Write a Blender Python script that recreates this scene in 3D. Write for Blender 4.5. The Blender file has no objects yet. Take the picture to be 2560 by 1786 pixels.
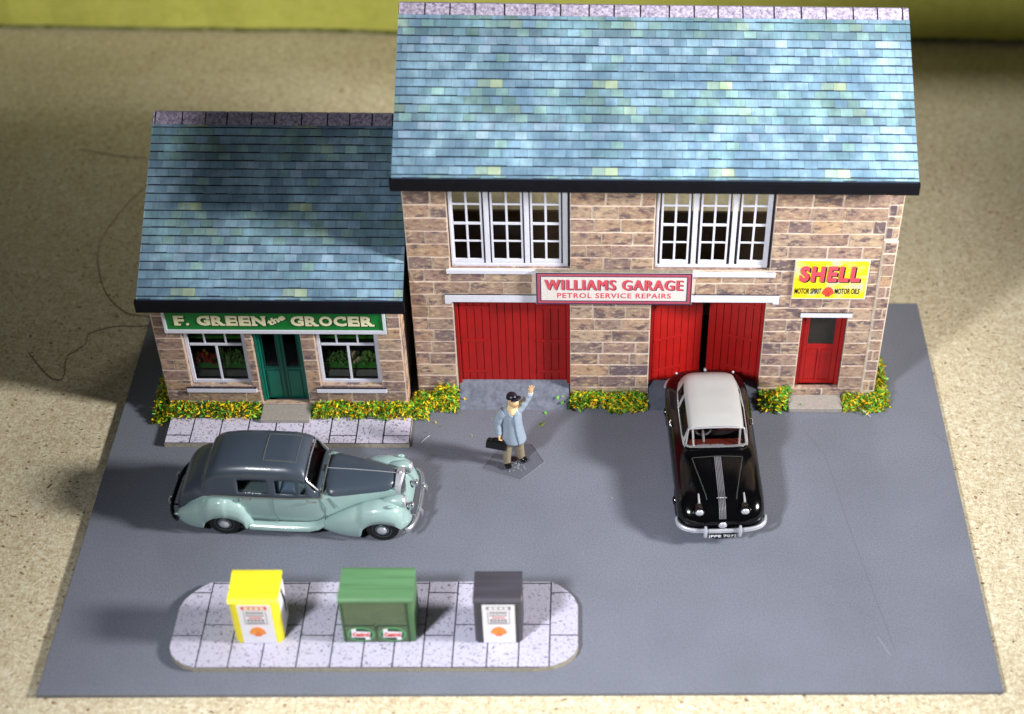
import bpy, bmesh, math, random
import numpy as np
from mathutils import Vector, Matrix
random.seed(7); rng = np.random.default_rng(7)
sc = bpy.context.scene
COL = sc.collection

# ------------------------------------------------------------------ camera, world, lamps, exposure
cam = bpy.data.cameras.new('camera'); camo = bpy.data.objects.new('camera', cam); COL.objects.link(camo)
def cam_axes(p, y, r):
    cp, sp = math.cos(p), math.sin(p)
    fw, up, rt = Vector((0, cp, -sp)), Vector((0, sp, cp)), Vector((1, 0, 0))
    Z = Matrix.Rotation(y, 3, 'Z'); fw, up, rt = Z @ fw, Z @ up, Z @ rt
    c, s = math.cos(r), math.sin(r)
    return c*rt + s*up, -s*rt + c*up, fw
rt, up, fw = cam_axes(0.729006570, -0.0454031601, 0.0356696700)
M = Matrix((rt, up, -fw)).transposed().to_4x4(); M.translation = Vector((10.0749374, -17.9443327, 25.2610461))
camo.matrix_world = M
cam.sensor_fit = 'HORIZONTAL'; cam.sensor_width = 36.0; cam.lens = 57.382
cam.shift_x = -329.954/2560; cam.shift_y = -86.194/2560
cam.clip_start = 0.5; cam.clip_end = 400
cam.dof.use_dof = True; cam.dof.focus_distance = 34.0; cam.dof.aperture_fstop = 0.13; cam.dof.aperture_blades = 7
sc.camera = camo
w = bpy.data.worlds.new('World'); sc.world = w; w.use_nodes = True
w.node_tree.nodes['Background'].inputs[0].default_value = (0.80, 0.88, 1.0, 1)
w.node_tree.nodes['Background'].inputs[1].default_value = 0.035
def lamp(name, loc, target, power, radius, angle, color):
    l = bpy.data.lights.new(name, 'SPOT'); l.energy = power; l.shadow_soft_size = radius; l.color = color
    l.spot_size = math.radians(angle); l.spot_blend = 1.0
    o = bpy.data.objects.new(name, l); COL.objects.link(o); o.location = loc
    o.rotation_euler = (Vector(target) - Vector(loc)).to_track_quat('-Z', 'Y').to_euler()
    return o
lamp('desk_lamp_light', (39, -1.2, 18.2), (-57, 22, 0), 104000, 2.7, 78, (1.0, 0.97, 0.93))
lamp('desk_lamp_light', (-4, -12.5, 21.5), (28, -17, 0), 69000, 1.8, 136, (0.95, 0.97, 1.0))
cl = bpy.data.lights.new('rear_fill_light', 'AREA'); cl.shape = 'DISK'; cl.size = 8; cl.energy = 1150; cl.spread = math.radians(100); cl.color = (1.0, 0.97, 0.9)  # added soft fill to brighten the tabletop behind the buildings
clo = bpy.data.objects.new('rear_fill_light', cl); COL.objects.link(clo); clo.location = (17, 32, 29); clo.rotation_euler = (Vector((15, 24, 0)) - clo.location).to_track_quat('-Z', 'Y').to_euler()
sc.view_settings.view_transform = 'Standard'; sc.view_settings.look = 'None'
sc.view_settings.exposure = 0.0; sc.view_settings.gamma = 1.0
sc.render.engine = 'CYCLES'
sc.cycles.use_denoising = True
try: sc.cycles.denoiser = 'OPENIMAGEDENOISE'
except Exception: pass
sc.cycles.max_bounces = 8; sc.cycles.transparent_max_bounces = 12; sc.cycles.caustics_reflective = False; sc.cycles.caustics_refractive = False

# ------------------------------------------------------------------ materials
def S(r, g, b):
    f = lambda c: (c/255/12.92) if c/255 <= .04045 else ((c/255+.055)/1.055)**2.4
    return (f(r), f(g), f(b))
class NT:
    def __init__(s, name):
        s.m = bpy.data.materials.new(name); s.m.use_nodes = True
        s.t = s.m.node_tree; s.n = s.t.nodes; s.l = s.t.links
        s.b = s.n['Principled BSDF']; s.out = s.n['Material Output']
    def add(s, typ, **kw):
        n = s.n.new(typ)
        for k, v in kw.items():
            if k.startswith('i_'):
                key = k[2:]; key = int(key) if key.isdigit() else key.replace('_', ' ')
                n.inputs[key].default_value = v
            else: setattr(n, k, v)
        return n
    def link(s, a, b): s.l.new(a, b)
    def pos(s, scale=(1, 1, 1), obj=False):
        mp = s.add('ShaderNodeMapping'); mp.inputs['Scale'].default_value = scale
        if obj: s.link(s.add('ShaderNodeTexCoord').outputs['Object'], mp.inputs[0])
        else: s.link(s.add('ShaderNodeNewGeometry').outputs['Position'], mp.inputs[0])
        return mp.outputs[0]
    def noise(s, vec, scale, detail=4, rough=.6):
        n = s.add('ShaderNodeTexNoise'); n.inputs['Scale'].default_value = scale; n.inputs['Detail'].default_value = detail
        n.inputs['Roughness'].default_value = rough; s.link(vec, n.inputs['Vector']); return n.outputs['Fac']
    def ramp(s, fac, stops, interp='LINEAR'):
        r = s.add('ShaderNodeValToRGB'); r.color_ramp.interpolation = interp
        e = r.color_ramp.elements
        while len(e) < len(stops): e.new(.5)
        for i, (p, c) in enumerate(stops):
            e[i].position = p; e[i].color = (*c, 1) if len(c) == 3 else c
        s.link(fac, r.inputs[0]); return r.outputs[0]
    def mix(s, fac, a, b, mode='MIX'):
        m = s.add('ShaderNodeMix', data_type='RGBA', blend_type=mode)
        if isinstance(fac, (int, float)): m.inputs[0].default_value = fac
        else: s.link(fac, m.inputs[0])
        for k, v in ((6, a), (7, b)):
            if isinstance(v, tuple): m.inputs[k].default_value = (*v, 1) if len(v) == 3 else v
            else: s.link(v, m.inputs[k])
        return m.outputs[2]
    def bump(s, h, strength=.3, dist=.01):
        b = s.add('ShaderNodeBump'); b.inputs['Strength'].default_value = strength; b.inputs['Distance'].default_value = dist
        s.link(h, b.inputs['Height']); s.link(b.outputs[0], s.b.inputs['Normal'])
    def fin(s, col=None, rough=.6, metal=0, spec=.5, coat=0):
        if col is not None:
            if isinstance(col, tuple): s.b.inputs['Base Color'].default_value = (*col, 1)
            else: s.link(col, s.b.inputs['Base Color'])
        s.b.inputs['Roughness'].default_value = rough; s.b.inputs['Metallic'].default_value = metal
        s.b.inputs['Specular IOR Level'].default_value = spec
        if coat: s.b.inputs['Coat Weight'].default_value = coat; s.b.inputs['Coat Roughness'].default_value = .04
        return s.m
def simple(name, c, rough=.6, metal=0, var=.12, scale=6, bump=0, spec=.5, coat=0, obj=False, stretch=(1, 1, 1)):
    t = NT(name); p = t.pos(stretch, obj=obj)
    n = t.noise(p, scale)
    k = lambda f: tuple(min(1, x*f) for x in c)
    col = t.ramp(n, [(.3, k(1-var)), (.7, k(1+var))])
    if bump: t.bump(t.noise(p, scale*6, 3), .4, bump)
    return t.fin(col, rough, metal, spec, coat)
def glass(name, tint=(1, 1, 1), refl=.12, rough=.03, cap=1.0):
    t = NT(name); t.n.remove(t.b)
    tr = t.add('ShaderNodeBsdfTransparent'); tr.inputs[0].default_value = (*tint, 1)
    gl = t.add('ShaderNodeBsdfGlossy'); gl.inputs['Roughness'].default_value = rough
    fr = t.add('ShaderNodeLayerWeight'); fr.inputs[0].default_value = refl
    mx = t.add('ShaderNodeMixShader'); ml = t.add('ShaderNodeMath', operation='MULTIPLY'); ml.inputs[1].default_value = cap; t.link(fr.outputs['Fresnel'], ml.inputs[0]); t.link(ml.outputs[0], mx.inputs[0]); t.link(tr.outputs[0], mx.inputs[1]); t.link(gl.outputs[0], mx.inputs[2])
    t.link(mx.outputs[0], t.out.inputs[0]); return t.m

def chipboard():
    t = NT('chipboard'); p = t.pos()
    warp = t.add('ShaderNodeTexNoise'); warp.inputs['Scale'].default_value = 2.2; t.link(p, warp.inputs['Vector'])
    va = t.add('ShaderNodeVectorMath', operation='MULTIPLY_ADD'); va.inputs[1].default_value = (.35, .35, .2)
    t.link(warp.outputs['Color'], va.inputs[0]); t.link(p, va.inputs[2])
    mp = t.add('ShaderNodeMapping'); mp.inputs['Scale'].default_value = (12, 27, 14); mp.inputs['Rotation'].default_value = (0, 0, .3); t.link(va.outputs[0], mp.inputs[0])
    v = t.add('ShaderNodeTexVoronoi'); v.inputs['Scale'].default_value = 1.0; t.link(mp.outputs[0], v.inputs['Vector'])
    sep = t.add('ShaderNodeSeparateColor'); t.link(v.outputs['Color'], sep.inputs[0])
    base = t.ramp(sep.outputs[0], [(0, S(176, 161, 138)), (.3, S(198, 186, 162)), (.65, S(212, 204, 182)), (1, S(232, 228, 212))])
    mp2 = t.add('ShaderNodeMapping'); mp2.inputs['Scale'].default_value = (27, 12, 14); mp2.inputs['Rotation'].default_value = (0, 0, -.5); t.link(va.outputs[0], mp2.inputs[0])
    v2 = t.add('ShaderNodeTexVoronoi'); v2.inputs['Scale'].default_value = 1.2; t.link(mp2.outputs[0], v2.inputs['Vector'])
    sep2 = t.add('ShaderNodeSeparateColor'); t.link(v2.outputs['Color'], sep2.inputs[0])
    c2 = t.ramp(sep2.outputs[1], [(0, S(166, 146, 120)), (.5, S(206, 196, 172)), (1, S(228, 223, 206))])
    c = t.mix(.45, base, c2)
    fine = t.noise(p, 34, 4, .75); c = t.mix(.75, c, t.ramp(fine, [(.3, S(158, 150, 138)), (.7, S(226, 224, 216))]), 'OVERLAY')
    # dark bark specks and rusty flakes
    mp3 = t.add('ShaderNodeMapping'); mp3.inputs['Scale'].default_value = (5.6, 8.2, 5); t.link(va.outputs[0], mp3.inputs[0])
    v3 = t.add('ShaderNodeTexVoronoi'); v3.inputs['Scale'].default_value = 1.0; v3.inputs['Randomness'].default_value = 1; t.link(mp3.outputs[0], v3.inputs['Vector'])
    s3 = t.add('ShaderNodeSeparateColor'); t.link(v3.outputs['Color'], s3.inputs[0])
    thr = t.add('ShaderNodeMath', operation='MULTIPLY'); thr.inputs[1].default_value = .20; t.link(s3.outputs[2], thr.inputs[0])
    lt = t.add('ShaderNodeMath', operation='LESS_THAN'); t.link(v3.outputs['Distance'], lt.inputs[0]); t.link(thr.outputs[0], lt.inputs[1])
    sp = t.ramp(s3.outputs[0], [(0, S(62, 46, 36)), (.5, S(110, 78, 48)), (.8, S(160, 108, 62)), (1, S(70, 62, 60))])
    amt = t.add('ShaderNodeMath', operation='MULTIPLY'); amt.inputs[1].default_value = .8; t.link(lt.outputs[0], amt.inputs[0])
    c = t.mix(amt.outputs[0], c, sp)
    big = t.noise(p, .35, 3); c = t.mix(.22, c, t.ramp(big, [(.3, (.36, .34, .30)), (.7, (.62, .62, .6))]), 'OVERLAY')
    t.bump(fine, .5, .02)
    return t.fin(c, .8, 0, .2)
def scratch_dist(t, p, a, b):
    # distance from the point to the segment a-b, in the ground plane
    a, b = Vector((*a, 0)), Vector((*b, 0)); d = b-a; L2 = d.length_squared
    s1 = t.add('ShaderNodeVectorMath', operation='SUBTRACT'); t.link(p, s1.inputs[0]); s1.inputs[1].default_value = a
    dt = t.add('ShaderNodeVectorMath', operation='DOT_PRODUCT'); t.link(s1.outputs[0], dt.inputs[0]); dt.inputs[1].default_value = d/L2
    cl = t.add('ShaderNodeClamp'); t.link(dt.outputs['Value'], cl.inputs[0])
    sc_ = t.add('ShaderNodeVectorMath', operation='SCALE'); sc_.inputs[0].default_value = d; t.link(cl.outputs[0], sc_.inputs['Scale'])
    df = t.add('ShaderNodeVectorMath', operation='DISTANCE'); t.link(s1.outputs[0], df.inputs[0]); t.link(sc_.outputs[0], df.inputs[1])
    lt = t.add('ShaderNodeMath', operation='LESS_THAN'); t.link(df.outputs['Value'], lt.inputs[0]); lt.inputs[1].default_value = .009
    return lt.outputs[0]
def grey_card():
    t = NT('grey_card'); p = t.pos()
    big = t.noise(p, .5, 3); c = t.ramp(big, [(.3, S(109, 113, 125)), (.7, S(116, 120, 133))])
    sp = t.noise(p, 30, 3, .85); c = t.mix(.75, c, t.ramp(sp, [(.36, (.36, .36, .37)), (.64, (.66, .66, .66))]), 'OVERLAY')
    dust = t.noise(p, 18, 2, .9); c = t.mix(t.ramp(dust, [(.74, (0, 0, 0)), (.8, (.25, .25, .25))]), c, S(200, 200, 205))
    for seg in (((14.79, 6.78), (15.14, 6.07)), ((15.14, 6.07), (15.25, 5.38)), ((15.25, 5.38), (15.4, 4.21)), ((15.4, 4.21), (15.72, 2.31)), ((15.72, 2.31), (15.95, .95)), ((17.57, 6.77), (17.88, 6.37))):
        f = scratch_dist(t, p, *seg); m = t.add('ShaderNodeMath', operation='MULTIPLY'); m.inputs[1].default_value = .45; t.link(f, m.inputs[0])
        c = t.mix(m.outputs[0], c, S(88, 88, 96))
    f = scratch_dist(t, p, (15.66, 1.28), (15.84, .86)); c = t.mix(.4, c, t.mix(f, c, S(170, 172, 180)))
    t.bump(t.noise(p, 60, 2), .35, .006)
    return t.fin(c, .62, 0, .35)
def stone_mat(name, shift=0):
    # printed rock-faced stone: each stone gets its own tone
    t = NT(name); p = t.pos((3.0, 3.0, 5.6))
    oi = t.add('ShaderNodeObjectInfo')
    ad = t.add('ShaderNodeVectorMath', operation='ADD'); t.link(p, ad.inputs[0])
    cx = t.add('ShaderNodeCombineXYZ'); ml = t.add('ShaderNodeMath', operation='MULTIPLY'); ml.inputs[1].default_value = 57.0
    t.link(oi.outputs['Random'], ml.inputs[0]); t.link(ml.outputs[0], cx.inputs[0]); t.link(ml.outputs[0], cx.inputs[2]); t.link(cx.outputs[0], ad.inputs[1])
    n = t.noise(ad.outputs[0], 1.0, 4, .62); n2 = t.noise(ad.outputs[0], 2.4, 4, .66)
    tone = t.ramp(oi.outputs['Random'], [(0, S(184, 154, 134)), (.2, S(160, 134, 124)), (.38, S(194, 168, 146)), (.52, S(144, 122, 120)), (.68, S(198, 164, 134)), (.84, S(112, 98, 108)), (1, S(184, 152, 138))])
    dark = t.mix(t.ramp(n, [(.53, (0, 0, 0)), (.62, (.85, .85, .85))]), tone, S(96, 84, 96))
    c = t.mix(t.ramp(n2, [(.54, (0, 0, 0)), (.64, (.75, .75, .75))]), dark, S(210, 188, 152))
    c = t.mix(t.ramp(n2, [(.34, (.8, .8, .8)), (.46, (0, 0, 0))]), c, S(120, 90, 76))
    t.bump(n2, .5, .012)
    return t.fin(c, .65, 0, .3)
def slate_mat(name, stuff):
    t = NT(name)
    if stuff:
        a = t.add('ShaderNodeAttribute', attribute_name='tone'); base = a.outputs['Color']
    else:
        base = t.add('ShaderNodeObjectInfo').outputs['Color']
    p = t.pos((14, 3, 3)); n = t.noise(p, 1.0, 5, .7)
    c = t.mix(.5, base, t.ramp(n, [(.25, (.36, .38, .40)), (.75, (.66, .66, .66))]), 'OVERLAY')
    p2 = t.pos((1.6, 1.3, 1.3)); n3 = t.noise(p2, 1.0, 3); c = t.mix(.9, c, t.ramp(n3, [(.32, (.32, .35, .38)), (.5, (.49, .50, .51)), (.68, (.78, .79, .81))]), 'OVERLAY')
    t.bump(n, .25, .006)
    return t.fin(c, .42, 0, .4)
def speckle(name, lo, hi, scale=14, dens=.45):
    t = NT(name); p = t.pos((1, 1, 1)); n = t.noise(p, scale, 3, .75); n2 = t.noise(p, scale*2.3, 2, .6)
    c = t.ramp(n, [(dens-.16, lo), (dens-.04, hi)])
    c = t.mix(.4, c, t.ramp(n2, [(.3, (.36, .34, .4)), (.7, (.66, .66, .66))]), 'OVERLAY')
    return t.fin(c, .6, 0, .3)
def flakes_mat():
    t = NT('turf_flakes'); a = t.add('ShaderNodeAttribute', attribute_name='tone')
    m = t.fin(a.outputs['Color'], .55, 0, .4)
    return m
def granular(name, a, b, scale=16, rough=.7):
    t = NT(name); p = t.pos(); n = t.noise(p, scale, 5, .75); c = t.ramp(n, [(.35, a), (.65, b)]); t.bump(n, .3, .01)
    return t.fin(c, rough, 0, .3)

MT = dict(
 chip=chipboard(), card=grey_card(), stone=stone_mat('printed_stone'), slate=slate_mat('slate', False), slate_s=slate_mat('slate_mass', True),
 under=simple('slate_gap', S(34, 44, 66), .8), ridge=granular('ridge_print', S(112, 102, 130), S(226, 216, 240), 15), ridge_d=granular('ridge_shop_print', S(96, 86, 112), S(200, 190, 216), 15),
 mortar=granular('mortar', S(222, 202, 184), S(246, 230, 216), 14), rawcard=granular('raw_card', S(120, 112, 100), S(160, 150, 132), 9),
 inner=simple('card_inside', S(120, 98, 74), .85), black=simple('black_paint', S(13, 14, 22), .7, var=.2, spec=.15), blackm=simple('shade_black', S(10, 10, 12), .8),
 white=simple('white_print', S(226, 228, 244), .5, var=.05, scale=10), groove=simple('ink_line', S(26, 28, 44), .6),
 red=simple('red_paint', S(172, 20, 17), .5, var=.1, scale=3, bump=.004), redline=simple('red_shadow_gap', S(70, 8, 8), .7),
 dgreen=simple('door_green', S(0, 108, 90), .4, var=.12, scale=4, bump=.004), dgreen2=simple('door_green_moulding', S(0, 74, 64), .45),
 signgreen=simple('sign_green', S(16, 128, 52), .45, var=.06), cream=simple('cream_ink', S(250, 246, 205), .5, var=.03),
 ink=simple('black_ink', S(24, 22, 28), .5), signwhite=granular('sign_white', S(222, 214, 212), S(240, 234, 232), 30), pinkred=simple('pink_red_ink', S(222, 84, 98), .5, var=.08, scale=14), rose=simple('rose_border_ink', S(186, 84, 104), .5, var=.1, scale=14), navy=simple('navy_ink', S(56, 46, 84), .5),
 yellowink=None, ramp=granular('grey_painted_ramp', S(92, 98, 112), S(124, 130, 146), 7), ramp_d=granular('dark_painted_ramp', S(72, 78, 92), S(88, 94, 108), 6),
 step=granular('grey_card_step', S(150, 144, 138), S(172, 166, 160), 20), slab=speckle('speckled_slab', S(80, 72, 94), S(188, 186, 205), 20, .485), slab_far=speckle('speckled_pavement', S(84, 76, 98), S(212, 208, 228), 20, .50),
 cardedge=granular('card_edge', S(156, 148, 134), S(186, 178, 160), 12), joint=simple('joint_ink', S(30, 26, 42), .7),
 flakes=flakes_mat(), soil=granular('glued_soil', S(74, 58, 24), S(104, 92, 34), 20),
 yellow=simple('yellow_card', S(246, 232, 40), .5, var=.05, scale=5), yellow2=simple('yellow_streaked_card', S(240, 226, 44), .5, var=.22, scale=1.0, stretch=(.5, 9, .5)), pgreen=simple('cabinet_green', S(80, 120, 78), .55, var=.1, scale=5), pgreen2=simple('cabinet_front_green', S(92, 110, 82), .55, var=.1, scale=5), pgline=simple('cabinet_line_ink', S(50, 76, 54), .6), pgtop=simple('cabinet_lid_green', S(92, 136, 94), .5, var=.25, scale=1.0, stretch=(.4, 8, .4)),
 pblack=simple('pump_black', S(62, 60, 66), .5, var=.12, scale=5), pblack2=simple('pump_lid_black', S(64, 62, 72), .5, var=.3, scale=1.0, stretch=(.5, 10, .5)), pumpwhite=simple('panel_white', S(240, 240, 248), .45, var=.02), pgrey=simple('print_grey', S(136, 132, 138), .5), pred=simple('print_red', S(222, 64, 62), .5), porange=simple('emblem_orange', S(240, 128, 62), .5), pyel=simple('emblem_yellow', S(252, 204, 60), .5), ringgreen=simple('emblem_green', S(92, 176, 110), .5), edgewhite=simple('worn_edge', S(214, 200, 190), .7),
 sage=simple('sage_enamel', S(158, 186, 184), .22, var=.03, scale=2, coat=.6, obj=True), grey=simple('slate_grey_enamel', S(64, 74, 87), .30, var=.05, scale=2, coat=.25, obj=True), greyline=simple('worn_panel_edge', S(104, 104, 98), .5, obj=True),
 sageline=simple('sage_panel_gap', S(104, 134, 136), .5, obj=True), gloss=simple('black_enamel', S(5, 5, 7), .14, var=.1, scale=2, coat=.15, spec=.35, obj=True), ivory=simple('grey_white_roof', S(168, 168, 168), .35, var=.03, scale=2, coat=.2, obj=True),
 chrome=simple('chrome', S(214, 214, 222), .26, .85, var=.06, obj=True), dchrome=simple('dark_chrome', S(60, 60, 66), .15, 1, obj=True), silver=simple('silver_paint', S(200, 202, 212), .35, .45, var=.05, obj=True),
 stripsilver=simple('dull_silver', S(150, 150, 158), .35, .5, var=.08, obj=True), tyre=simple('tyre_black', S(18, 18, 20), .7, obj=True), hub=simple('hub_grey', S(98, 110, 116), .3, .4, obj=True), seat=simple('seat_blue_grey', S(112, 136, 154), .6, obj=True), seatred=simple('seat_red_brown', S(112, 40, 26), .5, obj=True), cabin=simple('cabin_dark', S(30, 26, 28), .8, obj=True), wheelgrey=simple('steering_grey', S(150, 150, 148), .5, obj=True),
 glass=glass('window_glass', (.80, .80, .78)), carglass=glass('car_glass', (.6, .6, .62), .15, .06, .08), clear=glass('clear_plastic', (.93, .93, .93), .2, .12, .10), crumple=simple('glue_highlight', S(184, 184, 192), .25),
 skin=simple('painted_skin', S(226, 186, 136), .45, var=.06, obj=True), coat=simple('pale_blue_coat', S(152, 167, 184), .35, var=.05, obj=True), coatline=simple('coat_seam', S(98, 120, 148), .5), trousers=simple('khaki_trousers', S(146, 134, 112), .55, var=.08, obj=True), shoe=simple('black_shoe', S(12, 12, 14), .15, obj=True), cap=simple('navy_cap', S(20, 20, 36), .35, obj=True), scarf=simple('cream_scarf', S(236, 206, 158), .5, var=.06, obj=True), lips=simple('lip_paint', S(150, 82, 70), .5), shirtw=simple('white_cuff', S(226, 230, 238), .5),
 wire=simple('copper_wire', S(150, 84, 56), .4, .4), lime=granular('lime_painted_board', S(204, 208, 100), S(218, 220, 114), 2.4), torn=granular('torn_paper_edge', S(96, 108, 40), S(170, 170, 120), 3), hair=simple('pale_fibre', S(206, 206, 214), .4),
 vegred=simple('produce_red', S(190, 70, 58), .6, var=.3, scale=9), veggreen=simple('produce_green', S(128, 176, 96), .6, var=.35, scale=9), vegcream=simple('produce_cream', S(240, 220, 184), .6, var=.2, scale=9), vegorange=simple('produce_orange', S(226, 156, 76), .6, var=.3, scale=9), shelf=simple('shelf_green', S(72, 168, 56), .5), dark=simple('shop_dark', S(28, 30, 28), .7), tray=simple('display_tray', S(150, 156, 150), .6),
)
def shell_yellow():
    t = NT('sign_yellow'); p = t.pos((1.6, 1, 2.6)); n = t.noise(p, 1.6, 3, .6)
    c = t.ramp(n, [(.50, S(247, 226, 36)), (.60, S(236, 226, 120)), (.70, S(206, 206, 196))]); return t.fin(c, .5, 0, .3)
MT['yellowink'] = shell_yellow()

# ------------------------------------------------------------------ mesh helpers
class MB:
    def __init__(s): s.v = []; s.f = []; s.mi = []; s.cur = 0
    def q(s, *idx): s.f.append(idx); s.mi.append(s.cur)
    def box(s, x0, x1, y0, y1, z0, z1):
        b = len(s.v); s.v += [(x, y, z) for z in (z0, z1) for y in (y0, y1) for x in (x0, x1)]
        for f in ((0, 2, 3, 1), (4, 5, 7, 6), (0, 1, 5, 4), (2, 6, 7, 3), (0, 4, 6, 2), (1, 3, 7, 5)): s.q(*[b+i for i in f])
        return s
    def prism(s, pts, d, axis='z', base=0.0):
        # pts: 2D outline, extruded by d along the axis
        b = len(s.v); n = len(pts)
        for k in (base, base+d):
            for (a, c) in pts: s.v.append({'z': (a, c, k), 'y': (a, k, c), 'x': (k, a, c)}[axis])
        s.q(*[b+i for i in range(n)][::-1]); s.q(*[b+n+i for i in range(n)])
        for i in range(n): j = (i+1) % n; s.q(b+i, b+j, b+n+j, b+n+i)
        return s
    def tube(s, path, r, n=8, cap=True, closed=False, flat=1.0):
        P = [Vector(p) for p in path]; m = len(P); R = r if isinstance(r, (list, tuple)) else [r]*m
        b = len(s.v); prev = None
        for i in range(m):
            a = P[i-1] if (i > 0 or closed) else P[i]; c = P[(i+1) % m] if (i < m-1 or closed) else P[i]
            d = (c-a).normalized()
            if prev is None:
                u = d.cross(Vector((0, 0, 1)));
                if u.length < 1e-3: u = d.cross(Vector((0, 1, 0)))
            else: u = prev - d*prev.dot(d)
            u.normalize(); prev = u; v_ = d.cross(u)
            for k in range(n):
                t = 2*math.pi*k/n; s.v.append(tuple(P[i] + u*math.cos(t)*R[i] + v_*math.sin(t)*R[i]*flat))
        for i in range(m if closed else m-1):
            for k in range(n):
                j = (i+1) % m; s.q(b+i*n+k, b+i*n+(k+1) % n, b+j*n+(k+1) % n, b+j*n+k)
        if cap and not closed: s.q(*[b+k for k in range(n)][::-1]); s.q(*[b+(m-1)*n+k for k in range(n)])
        return s
    def lathe(s, prof, c, axis='y', n=24):
        # prof: (radius, offset along axis)
        b = len(s.v); m = len(prof)
        for (r, h) in prof:
            for k in range(n):
                t = 2*math.pi*k/n; a, d = r*math.cos(t), r*math.sin(t)
                p = {'x': (h, a, d), 'y': (a, h, d), 'z': (a, d, h)}[axis]; s.v.append((c[0]+p[0], c[1]+p[1], c[2]+p[2]))
        for i in range(m-1):
            for k in range(n): s.q(b+i*n+k, b+i*n+(k+1) % n, b+(i+1)*n+(k+1) % n, b+(i+1)*n+k)
        s.q(*[b+k for k in range(n)][::-1]); s.q(*[b+(m-1)*n+k for k in range(n)])
        return s
    def ball(s, c, r, n=10, m=6, sc_=(1, 1, 1)):
        prof = [(max(1e-4, math.sin(math.pi*i/m)), -math.cos(math.pi*i/m)) for i in range(m+1)]
        b = len(s.v)
        for (rr, h) in prof:
            for k in range(n):
                t = 2*math.pi*k/n; s.v.append((c[0]+r*sc_[0]*rr*math.cos(t), c[1]+r*sc_[1]*rr*math.sin(t), c[2]+r*sc_[2]*h))
        for i in range(m):
            for k in range(n): s.q(b+i*n+k, b+i*n+(k+1) % n, b+(i+1)*n+(k+1) % n, b+(i+1)*n+k)
        return s
    def grid(s, rows, skip=(), close_ends=(False, False), closed=False):
        b = len(s.v); n = len(rows[0]); m = len(rows)
        for r in rows: s.v += [tuple(p) for p in r]
        for i in range(m-1):
            for k in range(n if closed else n-1):
                if (i, k) in skip: continue
                s.q(b+i*n+k, b+i*n+(k+1) % n, b+(i+1)*n+(k+1) % n, b+(i+1)*n+k)
        if close_ends[0]: s.q(*[b+k for k in range(n)][::-1])
        if close_ends[1]: s.q(*[b+(m-1)*n+k for k in range(n)])
        return s
WORLD = {}
def wm(o): return WORLD.get(o.name, Matrix.Identity(4)) if o else Matrix.Identity(4)
def attach(o, parent, local=False):
    if parent is not None:
        o.parent = parent
        if not local: o.matrix_parent_inverse = wm(parent).inverted()
def mesh_of(name, mb, mats, smooth=False, angle=40):
    me = bpy.data.meshes.new(name); me.from_pydata(mb.v, [], mb.f); me.update()
    for m in (mats if isinstance(mats, (list, tuple)) else [mats]): me.materials.append(MT[m] if isinstance(m, str) else m)
    if any(mb.mi): me.polygons.foreach_set('material_index', mb.mi)
    if smooth:
        me.polygons.foreach_set('use_smooth', [True]*len(me.polygons))
        me.set_sharp_from_angle(angle=math.radians(angle))
    return me
def obj(name, mb, mats, parent=None, smooth=False, local=False, bevel=0, sub=0, solid=0, angle=40, fix=False):
    me = mesh_of(name, mb, mats, smooth, angle)
    if fix or sub:
        bm = bmesh.new(); bm.from_mesh(me); bmesh.ops.remove_doubles(bm, verts=bm.verts, dist=1e-5); bmesh.ops.recalc_face_normals(bm, faces=bm.faces); bm.to_mesh(me); bm.free()
    o = bpy.data.objects.new(name, me); COL.objects.link(o); attach(o, parent, local)
    if sub:
        bm = bmesh.new(); bm.from_mesh(me); cl_ = bm.edges.layers.float.get('crease_edge') or bm.edges.layers.float.new('crease_edge')
        for e in bm.edges:
            if e.is_boundary: e[cl_] = .82
        bm.to_mesh(me); bm.free()
    if bevel:
        b = o.modifiers.new('bevel', 'BEVEL'); b.width = bevel; b.segments = 2; b.limit_method = 'ANGLE'; b.angle_limit = math.radians(35)
    if sub:
        m = o.modifiers.new('subsurf', 'SUBSURF'); m.levels = m.render_levels = sub
    if solid:
        m = o.modifiers.new('solid', 'SOLIDIFY'); m.thickness = solid; m.offset = -1
    return o
def tag(o, label=None, cat=None, group=None, kind=None):
    for k, v in (('label', label), ('category', cat), ('group', group), ('kind', kind)):
        if v: o[k] = v
    return o
def thing(name, loc, label, cat, group=None, rotz=0):
    o = bpy.data.objects.new(name, None); COL.objects.link(o); o.location = loc; o.rotation_euler = (0, 0, rotz); o.empty_display_size = .2
    WORLD[o.name] = Matrix.Translation(Vector(loc)) @ Matrix.Rotation(rotz, 4, 'Z')
    return tag(o, label, cat, group)
def piece(name, me, parent, loc, scale=(1, 1, 1), rot=(0, 0, 0), color=None):
    o = bpy.data.objects.new(name, me); COL.objects.link(o)
    o.location = loc; o.scale = scale; o.rotation_euler = rot
    if color: o.color = (*color, 1)
    attach(o, parent); return o
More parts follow.
